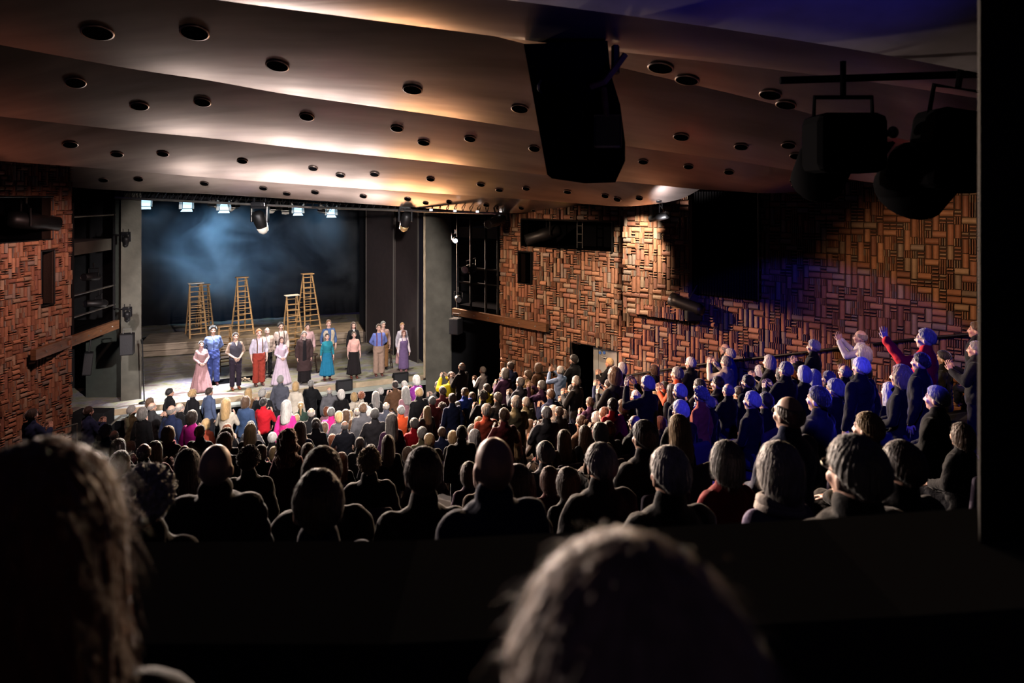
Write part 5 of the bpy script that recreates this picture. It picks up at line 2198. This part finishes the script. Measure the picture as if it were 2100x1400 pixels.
# ================================================================== HAZE over the stage
hz = bpy.data.materials.new('stage_haze')
hz.use_nodes = True
nt = hz.node_tree
nt.nodes.remove(nt.nodes['Principled BSDF'])
vol = nt.nodes.new('ShaderNodeVolumeScatter')
vol.inputs['Color'].default_value = (0.85, 0.93, 1.0, 1)
vol.inputs['Anisotropy'].default_value = 0.25
tc = nt.nodes.new('ShaderNodeTexCoord')
n1 = nt.nodes.new('ShaderNodeTexNoise')
n1.inputs['Scale'].default_value = 0.42
n1.inputs['Detail'].default_value = 3.5
n1.inputs['Distortion'].default_value = 0.8
nt.links.new(tc.outputs['Object'], n1.inputs['Vector'])
mr = nt.nodes.new('ShaderNodeMapRange')
mr.inputs['From Min'].default_value = 0.43
mr.inputs['From Max'].default_value = 0.70
mr.inputs['To Min'].default_value = 0.012
mr.inputs['To Max'].default_value = 0.42
nt.links.new(n1.outputs['Fac'], mr.inputs['Value'])
fade = None
sx = nt.nodes.new('ShaderNodeSeparateXYZ')
nt.links.new(tc.outputs['Generated'], sx.inputs[0])
fin = mr.outputs['Result']
for ax_, w_ in (('X', .18), ('Z', .22)):
    # the drifting haze thins out towards its borders
    for flip in (0, 1):
        q_ = nt.nodes.new('ShaderNodeMapRange')
        q_.interpolation_type = 'SMOOTHSTEP'
        q_.inputs['From Min'].default_value = 1.0 if flip else 0.0
        q_.inputs['From Max'].default_value = (1.0 - w_) if flip else w_
        nt.links.new(sx.outputs[ax_], q_.inputs['Value'])
        mu_ = nt.nodes.new('ShaderNodeMath')
        mu_.operation = 'MULTIPLY'
        nt.links.new(fin, mu_.inputs[0])
        nt.links.new(q_.outputs['Result'], mu_.inputs[1])
        fin = mu_.outputs[0]
nt.links.new(fin, vol.inputs['Density'])
nt.links.new(vol.outputs['Volume'], nt.nodes['Material Output'].inputs['Volume'])
hb0, hb1 = Vector((-17.0, 27.8, 0)), Vector((-6.6, 32.1, 0))
m = MB()
dep = NV * 2.6
m.prism([hb0 + Vector((0, 0, 0.6)), hb1 + Vector((0, 0, 0.6)), hb1 + dep + Vector((0, 0, 0.6)), hb0 + dep + Vector((0, 0, 0.6))], (0, 0, 5.9))
o = m.build('stage_haze', hz)
o['kind'] = 'stuff'
o['label'] = 'bluish haze drifting in the lamp beams above the ladders'
o['category'] = 'haze'
for (px, py, d, tx, ty, td, pw, an) in ((384, 425, 26.6, 425, 500, 30.5, 6500, 50), (299, 418, 26.0, 345, 480, 30.0, 1100, 44), (462, 430, 26.8, 510, 520, 32, 2400, 52), (611, 434, 28, 640, 500, 33, 500, 50), (680, 436, 29, 650, 480, 33, 500, 46)):
    lamp('haze_light', 'SPOT', P(px, py, d), P(tx, ty, td), pw, STEEL, an, .8, .12)


# ================================================================== THE AUDIENCE
# (x, top of head, head width in the crop's pixels, hair colour, hair style, colour_garment, flags; *anchor phrase)
CROWD = [
    (140, 740, 5.8333, '''
245 540 130 D s navy_jacket clap *the navy jacket in the dark aisle
450 770 130 G c navy_jacket
552 822 95 N b black_jacket
760 532 125 G s olive_coat *the olive quilted coat
888 555 118 G o black_coat *the big grey bob
978 440 100 B o black_sweater
1005 490 108 N b charcoal_jacket clap
1215 325 95 K s black_shirt *the black shirt with a white neck tag
1236 522 95 N b navy_jacket
1335 495 95 N b black_jacket clap
1490 342 100 L c black_jacket
1687 318 75 D s slateblue_shirt *the slate blue shirt
1887 445 110 L l cream_sweater
1480 590 118 D o magenta_jacket *the magenta patterned jacket
1195 780 140 L o brown_coat scarf *the crimson scarf
1650 690 100 L o rust_sweater
1577 765 112 B s black_fleece
1896 722 85 K s plum_sweater
1902 748 110 R o black_sweater
1892 800 145 L o black_sweater
1868 858 165 B o black_sweater
602 932 150 D l black_jacket
750 960 100 B o mauve_sweater clap
905 975 140 N b black_suit
1035 962 165 D l maroon_jacket
622 1080 200 B o black_coat
1390 1000 120 N b black_jacket
288 1105 185 B o black_jacket
1440 1068 190 L o black_coat
2040 1032 130 B s black_jacket
'''),
    (460, 740, 5.8333, '''
292 325 105 L l tan_jacket
457 327 80 G s black_jacket *the grey hair before the stage front
256 420 105 B o denim_jacket *the denim jacket
470 440 85 K s red_sweater *the red sweater
673 168 66 G s slate_sweater *the slate sweater below the lilac gown
855 245 82 L o cream_sweater *the cream sweater with the blonde bob
1037 225 70 G s black_coat *the black coat below the dark brown coat
1258 310 72 N b grey_suit *the grey suit
1397 340 88 W o black_jacket
1550 375 85 L o cream_jacket
1640 370 95 R c cream_sweater *the red curls over cream
1868 318 90 W s black_jacket clap
2042 235 88 K s brown_shirt *the black hair near the stage monitor
1810 362 90 G l black_sweater
742 470 122 W l pink_sweater *the hot pink sweater
915 485 85 L p green_sweater
1040 555 90 N b black_shirt
790 630 100 L l cream_sweater
863 630 90 L s navy_jacket
1222 545 78 R o mauve_sweater
1278 550 95 G s pink_shirt
1370 600 105 L o grey_blouse
1452 580 85 B o black_sweater
1497 590 85 L o brown_sweater
1590 555 86 N b brown_sweater *the brown sweater with white collar
1658 500 95 B s grey_jacket
1715 545 82 W o lilac_sweater
1800 565 95 G s grey_coat *the long grey coat
1935 485 82 N b slate_jacket
2000 630 140 G l plum_coat
316 715 102 G s grey_sweater
312 752 135 L l black_jacket
575 850 100 W s black_suit
905 725 140 D l navy_jacket
1095 680 108 D p black_jacket
1195 730 105 B o teal_sweater
1440 710 100 N b slate_shirt
1290 875 105 R l black_sweater
1620 910 108 D s black_jacket
1400 1095 150 R l black_sweater
1960 890 175 B l black_coat *the long brown hair in black
2052 805 112 G o brown_sweater
440 1005 150 B o black_sweater
182 1030 130 B o black_sweater
595 1025 110 L o red_sweater
1000 985 170 B o black_jacket
1752 1000 135 K o black_sweater
'''),
    (780, 740, 5.8333, '''
975 15 82 N b black_suit clap *the bald head near the pillar
1225 65 85 W s white_blouse clap *the white blouse
845 130 76 D s yellow_jacket clapup *the yellow jacket
285 235 88 W s white_shirt clap
430 170 90 W o purple_sweater *the purple sweater
300 305 90 G l mauve_sweater
460 315 86 L s black_jacket *the black puffer jacket
690 240 62 G s grey_shirt clap
742 305 84 D s maroon_sweater *the maroon sweater
810 280 76 L o cream_blouse clap
945 250 82 B o lilac_blouse clap
860 385 80 D s navy_sweater
1010 320 86 B s royalblue_jacket *the royal blue jacket
1095 370 76 B s olive_shirt clap
1230 360 80 D c black_sweater clap
1272 270 86 D s yellow_shirt *the yellow shirt
1405 375 95 K s black_suit clap *the black suit with white collar
1378 255 80 B s grey_jacket clap
1490 85 90 G o plum_jacket clap
1555 8 76 D s navy_jacket
1765 110 88 B s gold_jacket *the gold-trimmed jacket
1888 24 95 B o brown_jacket
1670 195 95 G s slate_jacket clap
1622 412 118 G s olive_jacket clap
1742 432 100 G s olive_coat
246 530 86 G s orange_jacket *the orange jacket
740 500 100 B c mauve_blouse
915 480 86 G s brown_jacket
560 540 108 L l black_jacket
1265 510 82 G s rust_sweater
405 680 96 G s red_jacket
500 785 110 G s olive_sweater
1178 670 90 L o mauve_blouse clap
1330 690 105 B s royalblue_shirt *the blue shirt in mid crowd
1105 755 96 K s black_jacket
1127 820 112 W o black_jacket
735 790 86 B s navy_shirt
865 835 80 L o black_sweater
585 865 106 L s black_jacket
972 770 150 D s black_coat *the tall dark hair
1605 825 110 L l black_jacket
1792 700 120 B l brown_sweater
1930 702 86 D s grey_shirt clap
2040 690 110 W o mauve_sweater
330 1030 140 B o black_jacket
1987 540 86 W s grey_jacket clap
2068 530 95 W l grey_sweater
1480 560 90 B s maroon_sweater clap
1560 690 92 D o black_jacket
620 420 85 G s maroon_jacket clap
'''),
    (1100, 660, 5.8333, '''
445 390 66 K s black_suit clap *the usher in black beside the doorway
285 525 86 W s paleblue_shirt clapup *the pale blue shirt
475 645 95 G s black_jacket
422 748 84 D s black_jacket clap
875 430 76 L s black_jacket clap *the blonde by the grey door
935 540 86 B o black_sweater clap
1022 485 88 W o black_sweater
1022 592 95 L s cream_sweater
980 670 90 B c mauve_sweater
862 685 96 D s navy_jacket clapup
1030 755 108 G o brown_sweater
1410 512 100 B o black_jacket clap
1328 642 128 W s black_sweater clapup
1310 722 108 B c grey_blouse clap
1842 420 128 W s black_jacket *the highest white hair on the handrail
1682 535 110 G s orange_sweater clap *the orange sweater
1787 580 96 G s red_sweater
1532 710 118 K s black_sweater
1622 742 108 D l black_sweater
1712 735 108 W s black_jacket
1947 680 110 K s black_jacket
1965 782 128 G c rust_sweater
2060 885 100 G s black_jacket
1190 815 110 W s black_jacket
1415 835 108 L o black_jacket clap *the striped cuff
912 910 118 D s red_shirt
1032 930 98 B o black_sweater
720 1075 122 W o black_coat
815 1020 80 R s mauve_sweater clap
1722 930 165 W s black_jacket glasses
1757 1022 158 G c brown_sweater
1962 960 168 W c black_shirt *the white curls with a lit ear
1082 1040 118 R s black_jacket
270 1010 72 D s black_jacket glasses
322 1045 112 G s navy_jacket glasses
537 1110 120 B p brown_jacket
1178 1105 142 N b black_jacket glasses
1292 1175 285 K s black_jacket *the large dark head with a lit ear
762 1205 180 G o brown_coat
866 1182 145 R s black_sweater
1482 1130 120 R o black_sweater
1702 1112 250 L l black_coat *the tall blonde long hair
330 1290 120 B l brown_sweater
580 1240 110 B l black_sweater
60 700 95 G s plum_jacket clapup
170 800 90 B s navy_jacket clap
640 900 90 B s plum_sweater clap
'''),
    (1420, 640, 6.3625, '''
425 402 100 N b black_jacket
487 472 118 W s royalblue_jacket *the blue-lit white hair at the handrail
435 567 112 G s cream_jacket clapup *the cream jacket
1000 562 140 W o black_sweater *the blue-white bob
877 695 130 W l navy_sweater
1577 357 138 W s black_jacket clap *the tall white hair leaning on the handrail
1215 642 108 G s black_jacket
1160 720 118 K o black_sweater
1332 717 138 R o maroon_sweater clap
1452 700 110 W o black_sweater
1585 745 120 W l black_sweater
1775 767 168 G s black_jacket
1862 862 188 G s black_jacket glasses *the spectacles with greying hair
1987 682 120 N b black_jacket glasses *the bald head with spectacles
330 832 118 D s black_jacket
467 922 148 N b black_shirt
602 967 90 D s black_sweater
722 817 148 K s black_jacket glasses
777 1027 168 W s black_shirt
952 1047 148 D s black_shirt
560 1212 160 G c brown_sweater
1255 1072 320 N b navy_jacket *the large blurred bald head
1642 962 235 K s black_jacket *the white shirt collar
'''),
    (1680, 640, 5.8324, '''
490 207 120 N b white_shirt clapup *the white shirt
530 397 150 W o black_jacket
497 537 168 W s black_jacket
1272 192 160 G s red_jacket fist glasses *the raised fist
980 632 195 L o black_sweater
1212 480 180 D s black_jacket
1480 457 120 K s black_jacket
1872 342 130 G s black_jacket glasses clap
1880 112 140 B s black_jacket
1882 552 105 L o black_sweater
840 842 195 W l black_sweater
582 1192 225 L s black_jacket *the lit blond fringe
1402 882 150 G s black_jacket
'''),
    (0, 0, 1.0, '''
443 905 76 N b quiltblack_jacket *the nearest bald head
510 918 51 D c black_jacket
590 885 38 R w maroon_sweater *the long auburn curls
660 918 70 B s black_jacket *the backlit brown hair
652 964 104 D s navy_jacket *the large backlit head at the parapet
757 922 46 L c black_coat *the backlit blond curls
868 917 71 D s black_sweater *the black crew neck sweater
1012 889 92 N b navy_jacket *the bright-rimmed bald head
1062 956 68 B o black_coat
1232 909 66 W s black_jacket glasses *the white hair with glasses strap
1373 915 75 W s black_jacket *the smooth white hair
1490 906 80 G o crimson_jacket *the crimson jacket
1598 909 88 W o lilac_sweater scarfw *the white bob with a pale scarf
1755 894 86 G s quiltblack_jacket glasses *the grey hair with spectacles at the parapet
300 964 110 W c black_coat *the white curls at the parapet
384 922 54 D l black_coat
962 948 28 B o plum_sweater
993 942 34 R o brown_sweater
1127 958 40 R o maroon_sweater
1118 905 26 G s grey_shirt clap
1165 960 46 B o black_sweater
66 838 25 D s navy_jacket
1972 868 36 B o black_jacket
1850 905 52 D s black_jacket
'''),
]
CC = {'navy': (.018, .026, .07), 'black': (.007, .007, .008), 'olive': (.11, .10, .055), 'charcoal': (.03, .03, .032), 'slateblue': (.07, .095, .17), 'cream': (.48, .42, .34), 'magenta': (.62, .02, .28),
      'brown': (.085, .042, .022), 'rust': (.34, .06, .03), 'plum': (.075, .03, .075), 'mauve': (.26, .13, .15), 'maroon': (.12, .02, .022), 'tan': (.28, .15, .07), 'denim': (.035, .062, .13), 'red': (.50, .012, .022),
      'slate': (.06, .062, .08), 'grey': (.085, .082, .088), 'pink': (.75, .03, .24), 'green': (.03, .055, .04), 'lilac': (.26, .21, .34), 'teal': (.03, .09, .11), 'white': (.78, .74, .74), 'yellow': (.82, .56, .015),
      'purple': (.20, .03, .22), 'royalblue': (.025, .06, .34), 'gold': (.22, .15, .07), 'orange': (.62, .075, .02), 'paleblue': (.30, .42, .66), 'crimson': (.34, .03, .035), 'quiltblack': (.014, .014, .015)}
CNAME = {'slateblue': 'slate blue', 'royalblue': 'royal blue', 'paleblue': 'pale blue', 'quiltblack': 'quilted black', 'gold': 'gold-trimmed', 'denim': 'blue denim', 'pink': 'pink'}
HNAME = {'K': 'black', 'D': 'dark', 'B': 'brown', 'L': 'blond', 'G': 'grey', 'W': 'white', 'R': 'auburn'}
SNAME = {'s': 'short', 'c': 'curly', 'o': 'bobbed', 'l': 'long', 'w': 'long curly', 'p': 'tied-back'}

# ---- shared bodies and garments
KIT = {}


def kit(arms, legs, fem):
    key = (arms, legs, fem)
    if key not in KIT:
        J = make_skel(arms, legs, fem)
        KIT[key] = dict(body=body_mesh(J, 'person', 0.0095), jacket=top_mesh(J, 'jacket', hem=.80, off=.028, collar=True, voxel=.013, fold=.006),
                        shirt=top_mesh(J, 'shirt', hem=.84, off=.016, voxel=.013, collar=True), trousers=trouser_mesh(J, 'trousers', voxel=.015))
    return KIT[key]


def quilt_mesh(J):
    me = top_mesh(J, 'quilted_jacket', hem=.80, off=.036, collar=True, voxel=.010, fold=0)
    c, n = coords(me), normals(me)
    set_coords(me, c + n * (.009 * np.abs(np.sin(c[:, 2] * 42)))[:, None])
    return me


def scarf_mesh(dz, big=1.0):
    mb = MB()
    for k, z in enumerate((1.46, 1.49)):
        pts = [((.098 - .008 * k) * big * math.cos(a), -.004 + (.092 - .006 * k) * big * math.sin(a), z + dz + .012 * math.sin(a * 2 + k)) for a in np.linspace(0, 2 * PI, 25)]
        mb.tube(pts, .026 * big, 8, cap=False)
    mb.tube([(.05, .09, 1.46 + dz), (.06, .13, 1.38 + dz), (.06, .14, 1.26 + dz)], [.03, .034, .03], 8, flat=.5)
    me = mb.mesh('scarf', True)
    me.materials.append(M_CLOTH)
    return me


SCARF = {}
GLASSES = glasses_mesh()
people = []
for ox, oy, sc, txt in CROWD:
    for line in txt.strip().split('\n'):
        anchor = None
        if '*' in line:
            line, anchor = line.split('*')
            anchor = anchor.strip()
        t = line.split()
        people.append(dict(x=ox + float(t[0]) / sc, y=oy + float(t[1]) / sc, w=float(t[2]) / sc, hc=t[3], st=t[4], col=t[5].split('_')[0], gar=t[5].split('_')[1], fl=t[6:], anchor=anchor, sc=sc))

FZ0, FZS, FZK = -0.8, 19.8, 0.25
HW = {'s': .176, 'b': .168, 'c': .215, 'o': .200, 'l': .205, 'w': .235, 'p': .175}
def circles(pos, yaw, legs, fl):
    """plan-view discs a body takes up: trunk, and knees or raised hands in front"""
    f = np.array([-math.sin(yaw), math.cos(yaw)])
    out = [(pos[0], pos[1], .26)]
    if legs == 'sit':
        out.append((*(np.array(pos) + f * .36), .19))
    elif 'clap' in fl or 'clapup' in fl or 'fist' in fl:
        out.append((*(np.array(pos) + f * .30), .16))
    return out


def yaw_of(x, y):
    return math.atan2(23.5 - y, -6.5 - x) - PI / 2


order = sorted(range(len(people)), key=lambda i: -people[i]['w'])
placed = {}


def options(p):
    d0 = HW[p['st']] * F_PX / p['w']
    kx = (p['x'] - CX) / F_PX
    res = []
    for legs, nom, lo, hi in (('stand', 1.70, 1.52, 1.92), ('sit', 1.31, 1.20, 1.42)):
        for q in np.linspace(.66, 1.55, 110):
            d = d0 * q
            x = kx * d
            h = CAM_Z - (p['y'] - HY) / F_PX * d - floor_z(x, d)
            cost = abs(math.log(q)) * 2.2 + abs(h - nom) * .8 + max(0, lo - h, h - hi) * 14
            pt = Vector((x, d, 0))
            wd = (pt - WR.a).dot(WR.n)
            cost += max(0, .55 - wd) * 14
            wl = (pt - WL.a).dot(-WL.n) if (WL.n.x < 0) else (pt - WL.a).dot(WL.n)
            cost += max(0, .35 - wl) * 14
            s_ = -0.4 * x + .92 * d
            cost += max(0, s_ - 21.35) * 14 + max(0, 2.02 - d) * 20
            res.append((cost, d, x, h, legs))
    res.sort(key=lambda r: r[0])
    return res


OPT = [options(p) for p in people]
for sweep in range(6):
    for i in order:
        p = people[i]
        oth = [c for j, cs in placed.items() if j != i for c in cs]
        O = np.array(oth) if oth else np.zeros((0, 3))
        best = None
        for cost, d, x, h, legs in OPT[i]:
            if best is not None and cost >= best[0]:
                break
            c = cost
            for cx, cy, cr in circles((x, d), yaw_of(x, d), legs, p['fl']):
                if len(O):
                    L = np.hypot(O[:, 0] - cx, O[:, 1] - cy)
                    c += float(np.sum(np.maximum(0, O[:, 2] + cr - L))) * 15
            if best is None or c < best[0]:
                best = (c, d, x, h, legs)
        c, d, x, h, legs = best
        p.update(cost=c, d=d, h=h, legs=legs, d0=HW[p['st']] * F_PX / p['w'], pos=Vector((x, d, 0)), z=floor_z(x, d))
        placed[i] = circles((x, d), yaw_of(x, d), legs, p['fl'])

# ---- labels that single each one out
anchors = [(p['x'], p['y'], p['anchor'], p) for p in people if p['anchor']]
anchors += [(1220, 745, 'the grey door', None), (1190, 730, 'the open doorway', None), (1455, 640, 'the dark floodlight', None), (900, 760, 'the concrete pillar', None), (210, 830, 'the large black box', None), (1130, 670, 'the timber beam end', None)]


def base_label(p):
    c = CNAME.get(p['col'], p['col'])
    if p['hc'] == 'N':
        who = 'bald person'
    elif p['st'] == 'b':
        who = 'balding %s-haired person' % HNAME[p['hc']]
    else:
        who = 'person with %s %s hair' % (SNAME[p['st']], HNAME[p['hc']])
    g = 'in %s %s' % (c, p['gar'])
    if 'clap' in p['fl'] or 'clapup' in p['fl']:
        g += ', clapping'
    if 'fist' in p['fl']:
        g += ', raising a fist'
    return who + ' ' + g


def rel(p, a):
    dx, dy = p['x'] - a[0], (p['y'] - a[1]) * 1.3
    if a[3] is not None and abs(dy) > abs(dx):
        return 'behind' if dy < 0 else 'before'
    if abs(dx) > abs(dy):
        return 'right of' if dx > 0 else 'left of'
    return 'below' if dy > 0 else 'above'


used_labels = set()
bases = {}
for p in people:
    bases[base_label(p)] = bases.get(base_label(p), 0) + 1
for p in people:
    b = base_label(p)
    cands = []
    near = sorted([a for a in anchors if a[3] is not p], key=lambda a: (a[0] - p['x']) ** 2 + (a[1] - p['y']) ** 2)
    if p['anchor'] and bases[b] == 1:
        cands.append(b + ', in the audience' if len(b.split()) < 12 else b)
    for a in near[:8]:
        r = rel(p, a)
        dist = math.hypot(a[0] - p['x'], a[1] - p['y'])
        w = ('just ' if dist < 45 else '') + r
        cands.append('%s, %s %s' % (b, w, a[2]))
    p['rels'] = ['%s%s %s' % ('just ' if math.hypot(a[0] - p['x'], a[1] - p['y']) < 45 else '', rel(p, a), a[2]) for a in near[:8]]
    for c in cands:
        if c not in used_labels and len(c.split()) <= 16:
            p['label'] = c
            break
    else:
        p['label'] = '%s, between %s and %s' % (' '.join(b.split()[:6]), near[0][2], near[1][2])
    used_labels.add(p['label'])

# ---- build everybody
aud = random.Random(21)
STAGE_C = Vector((-6.5, 23.5, 0))
hair_variant = {}
for i, p in enumerate(people):
    fem = p['st'] in 'olwp' or (p['st'] == 'c' and i % 2 == 0)
    arms = 'down' if p['legs'] == 'stand' else 'lap'
    for a in ('clap', 'clapup', 'fist'):
        if a in p['fl']:
            arms = a
    if arms == 'down' and i % 3 == 0 and p['w'] < 30:
        arms = 'clap'
    K = kit(arms, p['legs'], fem)
    o = bpy.data.objects.new('person', K['body'])
    COL.objects.link(o)
    nominal = 1.765 if p['legs'] == 'stand' else 1.315
    k = p['h'] / nominal
    p['k'] = k
    o.location = (p['pos'].x, p['pos'].y, p['z'])
    o.scale = (k, k, k)
    look = STAGE_C - p['pos']
    o.rotation_euler = (0, 0, math.atan2(look.y, look.x) - PI / 2 + math.radians(aud.uniform(-10, 10)))
    sk = aud.choice(SKINS)
    o.color = (*sk, 1)
    tag(o, p['label'], 'person', 'audience applauding the cast')
    z = -0.45 if p['legs'] == 'sit' else 0.0
    near = p['w'] > 36
    st = p['st']
    if not (st == 'b' and p['hc'] == 'N' and p['w'] > 60):
        hm = hair_mesh(st, (i * 7) % (4 if not near else 4), near)
        hc = HAIRCOL[p['hc']]
        f = aud.uniform(.8, 1.2)
        child(hm, 'hair', o, tuple(c * f for c in hc), z)
    col = CC[p['col']]
    f = aud.uniform(.85, 1.15)
    col = tuple(c * f for c in col)
    if p['col'] == 'quiltblack':
        if (arms, p['legs']) not in SCARF:
            SCARF[(arms, p['legs'])] = quilt_mesh(make_skel(arms, p['legs'], False))
        child(SCARF[(arms, p['legs'])], 'jacket', o, col)
    else:
        child(K['jacket'] if p['gar'] in ('jacket', 'coat', 'suit', 'fleece') else K['shirt'], p['gar'], o, col)
    child(K['trousers'], 'trousers', o, aud.choice([(.012, .012, .016), (.02, .025, .05), (.03, .025, .02), (.015, .014, .014)]))
    if 'glasses' in p['fl']:
        child(GLASSES, 'spectacles', o, (.01, .01, .01), z)
    if 'scarf' in p['fl'] or 'scarfw' in p['fl']:
        key = ('scarf', z)
        if key not in SCARF:
            SCARF[key] = scarf_mesh(z)
        child(SCARF[key], 'scarf', o, (.42, .03, .06) if 'scarf' in p['fl'] else (.62, .55, .50), 0, 'crimson scarf' if 'scarf' in p['fl'] else 'pale cream scarf')
    p['obj'] = o

# ---- theatre seats under those who sit
SEATM = None


def seat_parts():
    m1 = MB()
    m1.bevbox((0, .10, .275), (.42, .40, .09), .04)
    m2 = MB()
    m2.bevbox((0, -.235, .62), (.42, .08, .52), .035, Matrix.Rotation(.10, 3, 'X'))
    m3 = MB()
    m3.bevbox((0, .02, .115), (.10, .30, .23), .012)
    r = []
    for m, n, mt in ((m1, 'cushion', M_SEAT), (m2, 'backrest', M_SEAT), (m3, 'pedestal', M_BLACKM)):
        me = m.mesh(n, True)
        me.materials.append(mt)
        r.append((n, me))
    return r


def seat_label(p):
    hair = 'bald head' if p['hc'] == 'N' else '%s %s hair' % (SNAME.get(p['st'], 'balding'), HNAME[p['hc']])
    for r in p['rels']:
        for t in ('theatre seat under %s and %s %s, %s' % (hair, CNAME.get(p['col'], p['col']), p['gar'], r), 'theatre seat under %s, %s' % (hair, r)):
            if t not in used_labels and len(t.split()) <= 16:
                used_labels.add(t)
                return t
    return 'theatre seat under ' + hair


sp = seat_parts()
for p in people:
    if p['legs'] != 'sit':
        continue
    yw = p['obj'].rotation_euler[2]
    cx, cy = p['pos'].x + math.sin(yw) * .26, p['pos'].y - math.cos(yw) * .26
    if any(math.hypot(c[0] - cx, c[1] - cy) < c[2] + .22 for j, cs in placed.items() if people[j] is not p for c in cs):
        continue
    e = empty('theatre_seat', p['obj'].location, seat_label(p), 'theatre seat', 'occupied theatre seats', (0, 0, p['obj'].rotation_euler[2]))
    e.scale = (p['k'],) * 3
    for n, me in sp:
        o = bpy.data.objects.new(n, me)
        COL.objects.link(o)
        o.parent = e
# ---- the two people closest to the camera
def near_person(px, ytop, d, style, hc, col, gar, label, seed, arms='down', turn=0.0, strands=2600):
    pos = P(px, ytop, d)
    fz = floor_z(pos.x, pos.y)
    h = pos.z - fz
    J = make_skel(arms, 'stand', True)
    o = bpy.data.objects.new('person', body_mesh(J, 'person', .008))
    COL.objects.link(o)
    k = h / 1.775
    o.location = (pos.x, pos.y, fz)
    o.scale = (k, k, k)
    look = STAGE_C - pos
    o.rotation_euler = (0, 0, math.atan2(look.y, look.x) - PI / 2 + math.radians(turn))
    o.color = (*SKINS[1], 1)
    tag(o, label, 'person', 'audience applauding the cast')
    hm = hair_mesh(style, seed, True).copy()
    add_strands(hm, strands, .085 if style in 'lw' else .05, .00045, .4, seed, 1.0, .006)
    child(hm, 'hair', o, hc)
    child(top_mesh(J, gar, hem=.8, off=.022, collar=True), gar, o, col)
    child(trouser_mesh(J, 'trousers'), 'trousers', o, (.012, .012, .014))
    return o


near_person(72, 905, .80, 'l', (.17, .062, .02), (.012, .012, .014), 'jacket', 'person with long wavy brown hair in black jacket, blurred large at the picture edge', 5, turn=-6, strands=4200)
near_person(1292, 1100, .48, 's', (.40, .27, .18), (.012, .012, .014), 'jacket', 'person with short sandy grey hair, blurred large before the parapet', 3, turn=4)
